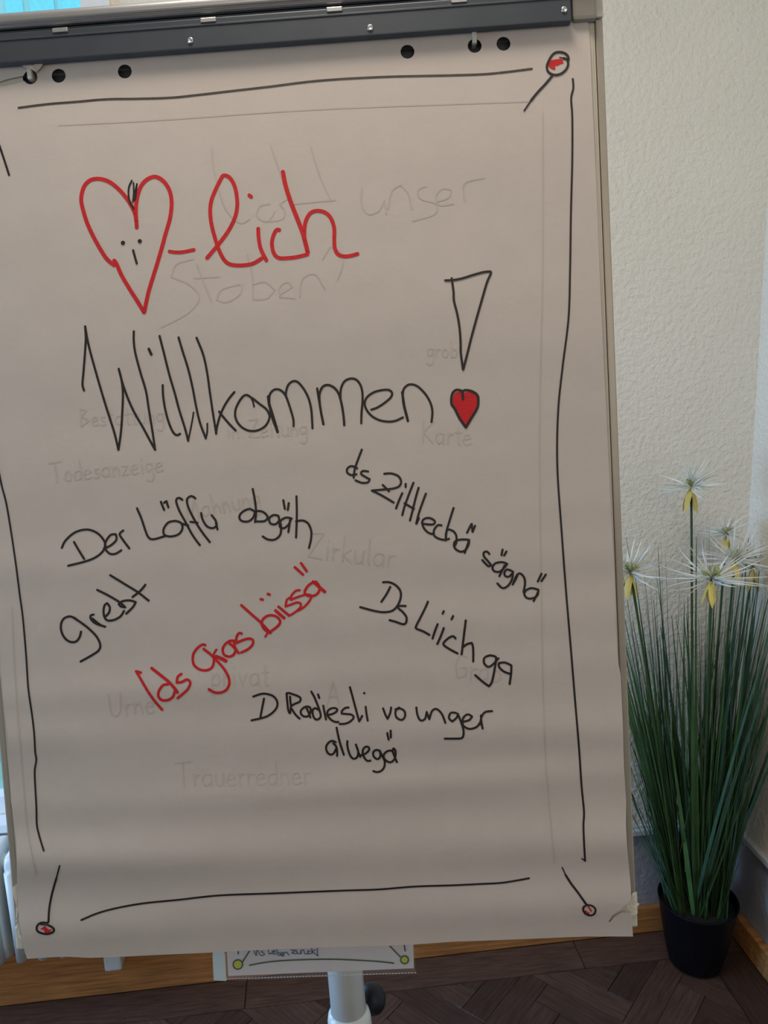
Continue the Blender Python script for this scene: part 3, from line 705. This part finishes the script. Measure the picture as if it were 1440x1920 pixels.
words(Zm(90, 1060, 5.1429, [
    [895,1035,852,1022], [850,1022,890,1090,960,1210,1030,1310,1100,1392], (5.6, [1000,992,1080,1055,1160,1120,1220,1185,1248,1225]),
    [1155,1148,1110,1155,1070,1210,1065,1265,1100,1300,1160,1298,1205,1265,1222,1215],
    [1285,1048,1250,1075,1242,1130], [1242,1130,1290,1125,1340,1100,1372,1130,1350,1190,1300,1240,1250,1280]], 5.0) + Zm(340, 1040, 4.8, [
    [215,815,195,808,150,835,110,890,103,950,120,1000,170,1035,230,1040,275,1015,292,970,292,920],
    [200,848,260,895,310,945,370,1010,415,1080,433,1150,410,1210,360,1240,300,1240,248,1212],
    (4.2, [315,855,290,900,300,940]), (7, [315,918,360,935,400,956]),
    [475,775,440,775,395,805,372,850,385,900,430,918,470,900,490,860], [430,795,470,830,515,885], (3.6, [470,785,485,830,500,860]),
    [543,710,520,705,497,740,493,795], [495,795,550,770,610,755,645,770,640,810,600,850,540,880],
    [540,455,630,535,720,615,800,705], (6.4, [735,640,770,680,800,700]), (4, [755,738,780,700]), [780,700,740,660,722,610,750,565,800,545,860,560,890,600,870,640,820,680,795,695],
    (5.8, [848,503,925,570]), [875,468,970,548], (5, [715,400,733,405]), (5, [778,353,795,360]),
    (4.4, [985,385,950,405,938,465]), (4.4, [938,465,985,450,1040,430,1075,440,1070,475,1020,520,970,550]),
    (4.4, [1065,320,1030,325,990,370,985,405]), (4.4, [990,405,1050,380,1130,358,1175,370,1150,420,1105,470,1050,505]),
    [1215,245,1165,260,1125,300,1110,345,1140,370,1190,370,1230,345,1245,300,1225,260,1185,242], (6, [1190,245,1240,290,1290,333]),
    [1022,113,1095,180], [1078,77,1128,148]], 5.0), M_REDINK, [(6, 'red slanting word Ids'), (9, 'red slanting word Gras'), (99, 'red slanting word biissä')])
words(Zm(660, 1070, 4.5, [
    [262,98,310,97,365,120,405,165,412,220,390,285,345,335,280,350,200,342,70,308], [322,138,290,200,248,262],
    [452,298,400,298,390,315,430,350,460,395,455,440,430,452,370,432,318,418], [640,262,620,310,575,400,540,470,545,490,600,512,653,542],
    [722,452,700,510,680,572], [774,485,750,550,720,618], [774,342,765,362], [853,383,840,410],
    [873,572,855,553,820,565,780,600,772,625,820,660,890,698], [960,420,945,540,925,705], [930,650,970,620,1010,610,1022,650,1023,765],
    [1235,740,1190,790,1150,812,1115,780,1118,735,1165,715,1210,725], [1215,730,1215,760,1200,850,1180,940,1155,975], [1155,975,1100,935,1040,882],
    [1345,800,1290,775,1240,780,1240,810,1280,850,1340,872], [1345,800,1342,870,1330,955]], 4.3), M_BLACKINK, [(3, 'black slanting word Ds'), (8, 'black slanting word Liich'), (99, 'black slanting word ga')])
words(Zm(460, 1280, 3.0, [[45,78,100,62,155,75,180,110,170,150,120,190,35,212], [105,90,95,140,85,192]], 4.1) + Zm(530, 1285, 8.4706, [
    [110,440,90,400,75,280,62,128], [62,128,100,122,170,145,250,175,285,210,270,260,200,290,145,320], [118,180,122,260,132,330,118,440], [145,375,200,460,268,528],
    [445,400,440,360,400,335,340,350,290,400,290,450,330,490,390,495,430,460,445,400], [378,355,410,430,440,510],
    [560,385,520,362,480,385,475,440,500,520,545,545,590,520,605,480,590,410,550,300,500,180,455,100], [562,145,582,200], [645,325,665,430,688,540],
    [720,470,790,455,850,420,868,385,830,360,760,370,715,410,710,470,760,540,830,580,885,582],
    [1045,352,990,360,940,410,940,450,1010,455,1090,465,1130,505,1090,560,1010,605,905,615],
    [1068,30,1110,180,1160,370,1215,570], [1215,570,1240,530,1262,485], [1318,340,1330,440,1350,558], (4.6, [1296,124])], 4.1) + Zm(460, 1280, 3.0, [
    [775,145,788,180,800,203], [800,203,815,170,820,140], [865,140,845,160,850,195,880,210,898,190,895,160,870,145,845,150],
    [962,140,968,180,985,212,1010,205,1020,165], [1020,165,1035,205], [1035,205,1050,160,1075,148,1105,175,1125,225],
    [1185,170,1155,170,1145,200,1165,218,1190,195,1195,175], [1195,175,1215,225,1228,275,1220,310,1180,315,1122,315],
    [1215,222,1260,210,1275,190,1250,178,1225,200,1225,240,1260,260,1300,250,1320,225], [1325,185,1328,220,1335,258], [1320,235,1330,190,1350,165,1388,160]], 4.1) + Zm(600, 1360, 9.0, [
    [265,285,215,262,160,280,110,340,105,410,140,475,195,495,240,460,275,390], [225,305,270,350,288,430,290,515], [280,40,310,190,350,340,402,495],
    [462,268,462,350,490,460,530,540,580,565,630,530,645,450,630,390,605,325], [650,460,680,530],
    [665,510,730,495,790,460,830,410,820,370,775,360,730,400,720,470,750,550,800,600,850,595],
    [1010,430,950,415,900,450,900,510,940,560,990,565,1020,510,1010,430], [1015,440,1050,520,1090,600,1085,700,1030,770,960,790,900,772],
    [1215,430,1150,430,1085,480,1075,540,1120,600,1190,625,1250,580,1275,500,1270,420,1240,390,1225,430,1260,530,1298,620], [1135,130,1158,240], [1192,90,1195,205]], 4.1),
    M_BLACKINK, [(2, 'black letter D'), (15, 'black word Radiesli'), (3, 'black word vo'), (8, 'black word unger'), (99, 'black word aluegä')])
# border drawn round the sheet
ink('border_line', [([(35,202),(90,195),(140,191),(200,186),(260,185),(320,183),(370,178),(430,171),(500,163),(600,151),(720,144),(850,141),(920,138),(997,129)], 4)], M_FADEINK)
ink('border_line', [([(-14,235),(-2,270),(8,300),(17,328)], 4)], M_BLACKINK)
ink('border_line', [([(-12,830),(2,905),(12,945),(22,1005),(30,1060),(37,1115),(43,1160),(49,1230),(53,1290),(60,1340),(64,1375),(66,1410),(68,1425),(65,1450),(68,1510),(69,1545),(73,1565),(82,1595)], 3.6)], M_BLACKINK)
ink('border_line', [([(1074,148),(1075,165),(1071,185),(1073,220),(1073,300),(1070.5,400),(1069,502),(1066,596),(1054.5,691),(1046.5,772),(1045,874),(1053,996),(1061,1104),(1070,1212),(1078,1310),(1085.5,1400),(1090.7,1476),(1095,1522),(1094,1553),(1097,1614)], 3.8), ([(1097,1614),(1091,1610)], 2.5)], M_BLACKINK)
ink('border_line', Zm(150, 1640, 2.057, [[5,175,70,148,150,127,250,110,380,97,540,80,750,72,1000,62,1150,57,1290,46,1440,41,1545,36,1630,31,1732,14]], 3.6), M_BLACKINK)
pz = (960, 80, 10.2857)
pin = ink('pin_drawing', Zm(*pz, [[1090,335,1085,270,1040,215,970,185,890,180,820,200,760,260,710,350,675,440,680,520,720,580,790,615,870,620,960,590,1040,520,1080,440,1080,370,1060,320,1000,300],
    (2.2, [1000,300,920,283]), [775,640,650,790,500,950,370,1110], (3, [370,1110,235,1310])], 4.4), M_BLACKINK, 0.0006)
fill('pin_fill', [(960 + x / pz[2], 80 + y / pz[2]) for x, y in ((735,340),(820,325),(960,315),(990,400),(940,410),(870,450),(838,435),(830,520),(760,505),(705,450),(715,380))], M_REDINK, 0.0003, pin)
pz = (40, 1600, 10.6667)
pin = ink('pin_drawing', Zm(*pz, [(3, [765,250,700,500]), [700,500,620,780,570,1020,550,1200,540,1370,515,1395], [515,1395,430,1385,350,1410,305,1480,320,1550,390,1595,510,1615,610,1590,655,1540,620,1480,540,1440], (2.5, [540,1440,385,1422])], 4), M_BLACKINK, 0.0006)
fill('pin_fill', [(40 + x / pz[2], 1600 + y / pz[2]) for x, y in ((470,1450),(400,1500),(375,1520),(440,1530),(490,1600),(560,1605),(605,1510),(560,1530),(505,1490))], M_REDINK, 0.0003, pin)
pz = (1030, 1590, 8.4706)
pin = ink('pin_drawing', Zm(*pz, [(2.4, [205,310,260,430]), [260,430,350,570,450,700,590,900], (3.4, [600,905,680,920,735,970,720,1040,660,1075,590,1055,540,1000,550,940,600,905])], 4), M_BLACKINK, 0.0006)
ink('pin_fill', Zm(*pz, [[545,925,530,965], [570,1000,630,1045], [620,935,665,1000], (2, [560,1045,620,1075])], 3.2), M_REDINK, 0.0003, pin)

# writing of the page behind, faintly showing through
G = {'p': (.85, [[.1,1,.15,-.9], [.15,.6,.5,1,.8,.6,.6,.05,.15,.1]]), 'a': (.95, [[.8,.9,.4,1,.1,.7,.1,.3,.4,0,.75,.3,.8,.9], [.8,.9,.85,0]]), 'b': (.85, [[.1,2,.15,0], [.15,.6,.5,1,.8,.6,.6,.05,.15,.05]]), 'd': (.9, [[.7,.9,.3,.9,.05,.5,.2,.05,.6,.1,.8,.6], [.75,2,.85,0]]),
     'e': (.85, [[.1,.5,.7,.6,.6,.95,.25,.9,.05,.45,.3,0,.8,.15]]), 'g': (.85, [[.7,.9,.3,1,.05,.6,.3,.15,.7,.4,.75,.9], [.75,.9,.75,-.6,.4,-.9,.05,-.7]]), 'h': (.85, [[.1,2,.15,0], [.15,.5,.5,1,.75,.6,.8,0]]),
     'i': (.4, [[.2,1,.25,0], [.2,1.4,.22,1.5]]), 'k': (.8, [[.1,2,.15,0], [.7,1,.15,.5], [.15,.5,.8,0]]), 'l': (.4, [[.15,2,.2,.3,.35,0]]), 'm': (1.3, [[.1,1,.15,0], [.15,.6,.4,1,.6,.6,.62,0], [.62,.6,.9,1,1.15,.6,1.2,0]]),
     'n': (.85, [[.1,1,.15,0], [.15,.6,.45,1,.7,.6,.75,0]]), 'o': (.85, [[.4,1,.1,.6,.2,.1,.6,.05,.75,.6,.4,1]]), 'r': (.6, [[.1,1,.15,0], [.15,.6,.35,.95,.6,.9]]), 's': (.7, [[.6,.9,.2,.9,.2,.6,.55,.4,.5,.05,.05,.05]]),
     't': (.6, [[.3,1.7,.35,.1,.55,0], [.05,1.1,.6,1.15]]), 'u': (.85, [[.1,1,.15,.2,.45,0,.7,.3,.75,1], [.75,1,.8,0]]), 'v': (.8, [[.1,1,.4,0], [.4,0,.75,1]]), 'z': (.8, [[.1,.95,.7,.95], [.7,.95,.1,.05], [.1,.05,.75,.05]]),
     'w': (1.2, [[.1,1,.35,0], [.35,0,.6,.8], [.6,.8,.85,0], [.85,0,1.1,1]]), 'T': (1.3, [[0,2,1.3,2.1], [.6,2,.7,0]]), 'B': (1.1, [[.1,2,.15,0], [.1,2,.8,1.7,.2,1.1], [.2,1.1,1,.6,.15,0]]), 'Z': (1.2, [[.1,1.9,1.1,2], [1.1,2,.1,.1], [.1,.1,1.2,0]]),
     'S': (1.1, [[.9,1.8,.4,2,.1,1.5,.7,1,.8,.3,.1,-.1]]), 'U': (1.2, [[.1,2,.2,.4,.6,0,1,.5,1.1,2]]), 'G': (1.2, [[1,1.8,.4,2,.1,1,.4,0,1,.3,1,.9,.6,.9]]), 'K': (1.1, [[.1,2,.15,0], [1,2,.15,1], [.15,1,1.1,0]]),
     'M': (1.4, [[.1,0,.3,2], [.3,2,.7,.6], [.7,.6,1.1,2], [1.1,2,1.3,0]]), 'A': (1.1, [[.1,0,.6,2], [.6,2,1.1,0], [.3,.8,1,.8]]), 'P': (1, [[.1,2,.15,0], [.1,2,.9,1.6,.2,.9]]), 'L': (1, [[.2,2,.25,.2,.9,0]]), ' ': (.7, []), '?': (.8, [[.1,1.6,.5,2,.8,1.5,.4,.7], [.4,.1,.42,.15]])}
def scrawl(txt, x, y, s, ang, wdt=2.6):
    out = []; ca, sa = math.cos(ang), math.sin(ang); cx = 0
    for ch in txt:
        w_, st = G[ch]
        for q in st:
            out.append(([(x + ((cx + q[i]) * ca - q[i + 1] * sa) * s, y - ((cx + q[i]) * sa + q[i + 1] * ca) * s) for i in range(0, len(q), 2)], wdt))
        cx += w_ + 0.15
    return out
gh = Zm(260, 250, 2.1176, [[885,220,885,280,910,320,950,310,975,270], [975,270,985,320], [990,300,1005,230,1040,205,1070,240,1085,300], [1140,210,1110,225,1120,260,1180,280,1175,320,1090,348],
    [1190,270,1230,255,1240,225,1205,220,1180,250,1195,285,1250,280], [1295,270,1290,210,1310,190,1370,178], [290,60,300,150,340,290,400,355,440,340], [525,50,570,180,610,270], [685,55,720,170,765,270], [620,280,780,265],
    [520,280,480,290,470,330,510,350,540,310], [590,260,560,280,580,310,570,340,520,350],
    [215,500,150,520,130,570,200,600,240,650,200,710,90,770], [230,520,290,670], [220,575,320,570], [400,600,330,620,310,660,350,670,400,640,410,600], [430,480,450,560,455,660], [455,600,500,590,540,620,510,655,460,660],
    [560,640,610,610,590,590,560,610,560,650,620,655], [640,650,650,580,700,560,740,620], [730,500,760,450,800,470,810,520,790,580]], 2.8)
for txt, x, y, s, a in (('Bestattung', 150, 800, 17, .05), ('in Zeitung', 425, 822, 17, .04), ('Todesanzeige', 95, 905, 18, .10), ('Mahnung', 350, 975, 19, .2), ('Zirkular', 575, 1045, 24, -.12), ('Urne', 205, 1345, 22, .1), ('privat', 395, 1285, 22, .0),
                        ('A', 610, 1325, 24, 0), ('Trauerredner', 330, 1475, 22, .02), ('grob', 800, 670, 16, 0), ('Karte', 790, 830, 20, -.05), ('Grab', 850, 1270, 22, -.1)):
    gh += scrawl(txt, x, y, s, a)
ink('show_through_lettering', gh, M_GHOST, 0.0002, label='faint grey writing of the page behind', kind='stuff')
ink('show_through_border', [([(110,235),(300,225),(600,205),(1000,190)], 2.5), ([(1018,210),(1018,500),(1012,800),(1015,1100),(1022,1400),(1040,1620)], 2.5), ([(22,1140),(30,1300),(42,1450),(52,1560),(68,1640)], 2.5)], M_GHOST, 0.0002, kind='stuff')

# ------------------------------------------------------------------ card in a plastic sleeve below the board
CW = -0.035
card = empty('plastic_sleeve', 'clear plastic sleeve with a hand-lettered card hanging below the flip chart', 'sleeve', (0, 0, 0)); card.matrix_world = BM
def cq(x, y, w=CW): u, v = uv(x, y, w); return L(u, v, w)
def cpoly(name, pts, w, m, th=0.0004, parent=None, **p):
    bm = bmesh.new(); prism(bm, [cq(x, y, w) for x, y in pts], (0, th, 0)); return bm_obj(name, bm, m, parent or card, **p)
cp = cpoly('card', [(415, 1620), (770, 1605), (776, 1815.5), (428, 1830)], CW, M_CARD)
cpoly('binding_strip', [(393, 1610), (413, 1610), (423.5, 1839.5), (401, 1838)], CW + 0.0006, M_STRIP)
cpoly('sleeve_film', [(393, 1610), (771, 1594), (779, 1825), (399, 1840)], CW + 0.0022, M_SLEEVE, 0.0002)
st = []
for i in range(60):
    t = i / 59; x = 424 + (777 - 424) * t; y = 1835.5 + (1824 - 1835.5) * t; st.append(([(x, y), (x + 3.0, y - 0.1)], 1.6))
for i in range(16):
    y = 1790 + i * 3.1; st.append(([(422 + i * 0.12, y), (422 + i * 0.12, y + 1.4)], 1.2)); st.append(([(399 + i * 0.15, y), (399 + i * 0.15, y + 1.4)], 1.2))
def card_ink(name, strokes, m, w, parent=None, step=3.0, **p):
    V, Fc = stroke_mesh(strokes, lambda x, y: cq(x, y, w), step); o = mk(name, V, Fc, m, parent or card, **p); face_up(o, Vector((0, -1, 0))); return o
card_ink('weld_dots', st, M_CARD, CW + 0.0026)
kz = (380, 1740, 3.4286)
def ell(cx, cy, a, b): return [c for i in range(17) for c in (cx + a * math.cos(2 * math.pi * i / 16), cy + b * math.sin(2 * math.pi * i / 16))]
card_ink('card_drawing', Zm(*kz, [[302,240,400,222,520,210,700,203,850,202,1000,208,1130,216,1228,227], ell(226, 235, 30, 30), ell(1298, 205, 25, 25), [255,220,300,150], [1270,185,1205,118], [1290,60,1297,112,1302,148], [226,120,229,166]], 2.6), M_GREENINK, CW + 0.0008, cp, label='green line and two lamp-like pins')
for c in ((226, 235, 27), (1298, 205, 23)):
    fill('yellow_dot', [(380 + (c[0] + c[2] * math.cos(a * math.pi / 6)) / 3.4286, 1740 + (c[1] + c[2] * math.sin(a * math.pi / 6)) / 3.4286) for a in range(12)], M_YELLOW, 0, cp, to3=lambda x, y: cq(x, y, CW + 0.0006))
card_ink('card_lettering', Zm(460, 1740, 9.0, [[140,330,150,400,180,465], [195,460,185,380,215,385,245,450], [290,390,270,400,320,430,310,460,255,465],
    [375,280,390,400,405,440,455,425], [455,400,500,410,500,385,465,385,455,420,480,445,520,435], [515,300,540,400,550,455,590,465,600,430,560,420], [600,455,640,450,635,415,605,420,610,465,645,475], [650,470,650,430,690,410,735,455],
    [770,375,850,380], [850,380,785,425], [785,425,850,435,870,425], [865,380,880,430,925,430,940,380], [945,440,945,380,985,375], [985,380,1005,435,1045,435,1055,380], [1095,390,1060,400,1065,440,1115,430], [1110,300,1130,430], [1175,370,1125,405], [1125,400,1225,470], [1220,270,1215,400,1228,470]], 1.9), M_BLUEINK, CW + 0.0008, cp, label='blue handwriting on the card', step=1.0)

# ------------------------------------------------------------------ potted artificial grass
PX, PY = 0.893, 1.570
plant = empty('potted_grass', 'tall artificial grass with white spiky flowers in a black pot by the wall corner', 'plant', (PX, PY, 0))
bm = bmesh.new(); lathe(bm, [(0, 0.002), (0.052, 0.002), (0.062, 0.008), (0.072, 0.05), (0.084, 0.12), (0.092, 0.176), (0.0935, 0.180), (0.0915, 0.182), (0.088, 0.176), (0.080, 0.12), (0.0, 0.12)], n=48)
bm_obj('pot', bm, M_POT, plant, smooth=True)
bm = bmesh.new(); lathe(bm, [(0, 0.165), (0.045, 0.163), (0.085, 0.158), (0.084, 0.14)], n=30); bm_obj('pot_filling', bm, M_SOIL, plant, smooth=True)
def strip(V, Fc, p0, d0, length, width, bend, curl, n=8, tip=0.12, fold=0.25):
    """a grass blade: folded tapering strip"""
    d = Vector(d0).normalized(); side = d.cross(Vector((random.uniform(-1, 1), random.uniform(-1, 1), 0.01))).normalized(); p = Vector(p0); s = len(V)
    bend = Vector(bend)
    for i in range(n + 1):
        t = i / n; w = width * (0.75 + 0.25 * min(1, t * 5)) * (1 - (1 - tip) * max(0, (t - 0.25) / 0.75) ** 1.1)
        nn = d.cross(side).normalized()
        V += [p - side * w / 2 + nn * w * fold, p.copy(), p + side * w / 2 + nn * w * fold]
        p = p + d * (length / n); d = (d + bend * (curl / n)).normalized(); side = (side - d * side.dot(d)).normalized()
    for i in range(n):
        a = s + i * 3; Fc += [(a, a + 1, a + 4, a + 3), (a + 1, a + 2, a + 5, a + 4)]
random.seed(11)
def clampdir(base, d, length):
    """keep blades out of the two walls"""
    wx = base.x + d.x * length + PX; wy = base.y + d.y * length + PY
    if wx > XR - 0.03: d.x = (XR - 0.035 - PX - base.x) / length
    if wy > YB - 0.03: d.y = (YB - 0.03 - PY - base.y) / length
    return d
CLUMPS = [(-0.050, -0.010, -0.19, 0.00, 3), (-0.038, 0.030, -0.11, 0.02, 3), (-0.012, -0.035, -0.05, -0.04, 3), (0.012, 0.0, 0.015, 0.0, 4), (0.032, -0.040, 0.06, -0.05, 3),
          (0.056, 0.015, 0.20, 0.0, 3), (0.045, 0.040, 0.13, 0.02, 2)]
CPICK = [c for c in CLUMPS for _ in range(c[4])]
def blade_params(i, tall):
    cx, cy, dx, dy, _ = random.choice(CPICK); a = random.uniform(0, 2 * math.pi); r = random.random() ** 0.6
    base = Vector((cx + 0.017 * r * math.cos(a), cy + 0.017 * r * math.sin(a), 0.155))
    sp = 0.045 if random.random() < 0.8 else 0.15
    d = Vector((dx + random.gauss(0, sp), dy + random.gauss(0, sp), 1.0))
    ln = random.uniform(0.45, 0.78) if not tall else random.uniform(0.74, 0.98)
    d = clampdir(base, d, ln); d.z = 1
    return base, d, ln
def keep(V, off=Vector((0, 0, 0))):
    lx, ly = XR - 0.016 - PX - off.x, YB - 0.02 - PY - off.y
    return [Vector((lx - 0.004 * math.exp(-max(0, v.x - lx) * 20) if v.x > lx else v.x, min(v.y, ly), v.z)) for v in V]
for i in range(190):
    V = []; Fc = []; base, d, ln = blade_params(i, i % 3 == 0)
    cl = clampdir(base, Vector((d.x, d.y, 0)), ln); d.x, d.y = cl.x, cl.y
    strip(V, Fc, (0, 0, 0), d, ln, random.uniform(0.006, 0.0135), (d.x * 0.35 + random.gauss(0, .09) - (0.04 if base.x + d.x * ln > 0.08 else 0), d.y * 0.2 - 0.02, 0), 0.6)
    V = keep(V, base)
    o = mk('grass_blade', V, Fc, M_GRASS if i % 2 else M_GRASS2, plant, smooth=True); o.location = base
V = []; Fc = []
for i in range(330):
    base, d, ln = blade_params(i, i % 4 == 0)
    cl = clampdir(base, Vector((d.x, d.y, 0)), ln); d.x, d.y = cl.x, cl.y
    strip(V, Fc, base, d, ln * random.uniform(0.8, 1.02), random.uniform(0.002, 0.0045), (d.x * 0.3 + random.gauss(0, .12) - (0.04 if base.x + d.x * ln > 0.08 else 0), d.y * 0.2 - 0.02, 0), 0.6, tip=0.05)
mk('fine_grass_blades', keep(V), Fc, M_GRASS, plant, smooth=True, kind='stuff')
# a few low blades leaning left
V = []; Fc = []
for i in range(26):
    base = Vector((random.uniform(-.07, -.02), random.uniform(-.04, .04), 0.155)); d = Vector((-random.uniform(.22, .42), random.uniform(-.08, .08), 1))
    strip(V, Fc, base, d, random.uniform(.28, .55), random.uniform(.002, .004), (-1, 0, 0), random.uniform(.05, .3), tip=.05)
mk('fine_grass_blades', V, Fc, M_GRASS2, plant, smooth=True, kind='stuff')
# flowers: (px, py, depth, size, droop)
FL = [(1296, 912, 1.57, 0.078, 0), (1181, 1072, 1.53, 0.088, 1), (1334, 1085, 1.46, 0.108, 2), (1378, 1050, 1.53, 0.092, 3), (1412, 1062, 1.60, 0.085, 4), (1362, 1000, 1.60, 0.055, 5)]
for (fx, fy, fd, fs_, kk) in FL:
    hp = depth_pt(fx, fy, fd) - Vector((PX, PY, 0)); random.seed(100 + kk)
    base = Vector((hp.x * 0.25, hp.y * 0.4 - 0.0, 0.155)); mid = base.lerp(hp, 0.55) - Vector((hp.x * 0.06, hp.y * 0.06, 0))
    bm = bmesh.new(); prev = None; pts = [base.lerp(mid, t).lerp(mid.lerp(hp, t), t) for t in [i / 10 for i in range(11)]]
    for a_, b_ in zip(pts, pts[1:]): tube(bm, a_, b_, 0.0028, 0.0026, 8, cap=False)
    stem = bm_obj('flower_stem', bm, M_STEM, plant, smooth=True)
    axis = (pts[-1] - pts[-2]).normalized()
    V = []; Fc = []
    for i in range(58):
        th = random.uniform(0, 2 * math.pi); ph = math.acos(1 - random.random() * 1.3)
        d = Vector((math.sin(ph) * math.cos(th), math.sin(ph) * math.sin(th), math.cos(ph)))
        ln = fs_ * random.uniform(0.45, 1.05) * (1.2 if ph > 1.3 else 1.0)
        if (hp.x + PX) + d.x * ln > XR - 0.01: d.x *= -0.5
        if (hp.y + PY) + d.y * ln > YB - 0.02: d.y *= -0.5
        strip(V, Fc, hp + d * 0.003, d, ln, random.uniform(0.0040, 0.0058), (random.uniform(-.8, .8), random.uniform(-.8, .8), random.uniform(-.5, .5)), 0.6, n=4, tip=0.08)
    mk('flower_spikes', keep(V), Fc, M_SPIKE, stem, kind='stuff')
    bm = bmesh.new()
    for i in range(46):
        th = random.uniform(0, 2 * math.pi); ph = math.acos(1 - random.random() * 0.55)
        d = Vector((math.sin(ph) * math.cos(th), math.sin(ph) * math.sin(th), math.cos(ph))); tube(bm, hp, hp + d * fs_ * random.uniform(.18, .30), 0.0010, 0.0013, 5)
    bm_obj('flower_centre', bm, M_CORE, stem)
    for i in range(4):
        th = 2 * math.pi * i / 4 + 0.5 + kk * 0.4; V = []; Fc = []; d = Vector((0.30 * math.cos(th), 0.30 * math.sin(th), -0.5)).normalized()
        p = hp + Vector((0, 0, -0.006)); sd = Vector((-math.sin(th), math.cos(th), 0)); nseg = 6; ln = 0.056
        for q in range(nseg + 1):
            t = q / nseg; w = 0.0135 * math.sin(math.pi * min(1, (0.22 + 0.78 * t))) ** 0.7 * (1 if t < .9 else .6) + 0.001
            nn = d.cross(sd); V += [p - sd * w / 2, p + nn * w * .15, p + sd * w / 2]
            p = p + d * (ln / nseg); d = (d + Vector((0, 0, -0.28))).normalized()
        for q in range(nseg): a = q * 3; Fc += [(a, a + 1, a + 4, a + 3), (a + 1, a + 2, a + 5, a + 4)]
        mk('petal', V, Fc, M_PETAL, stem, smooth=True)
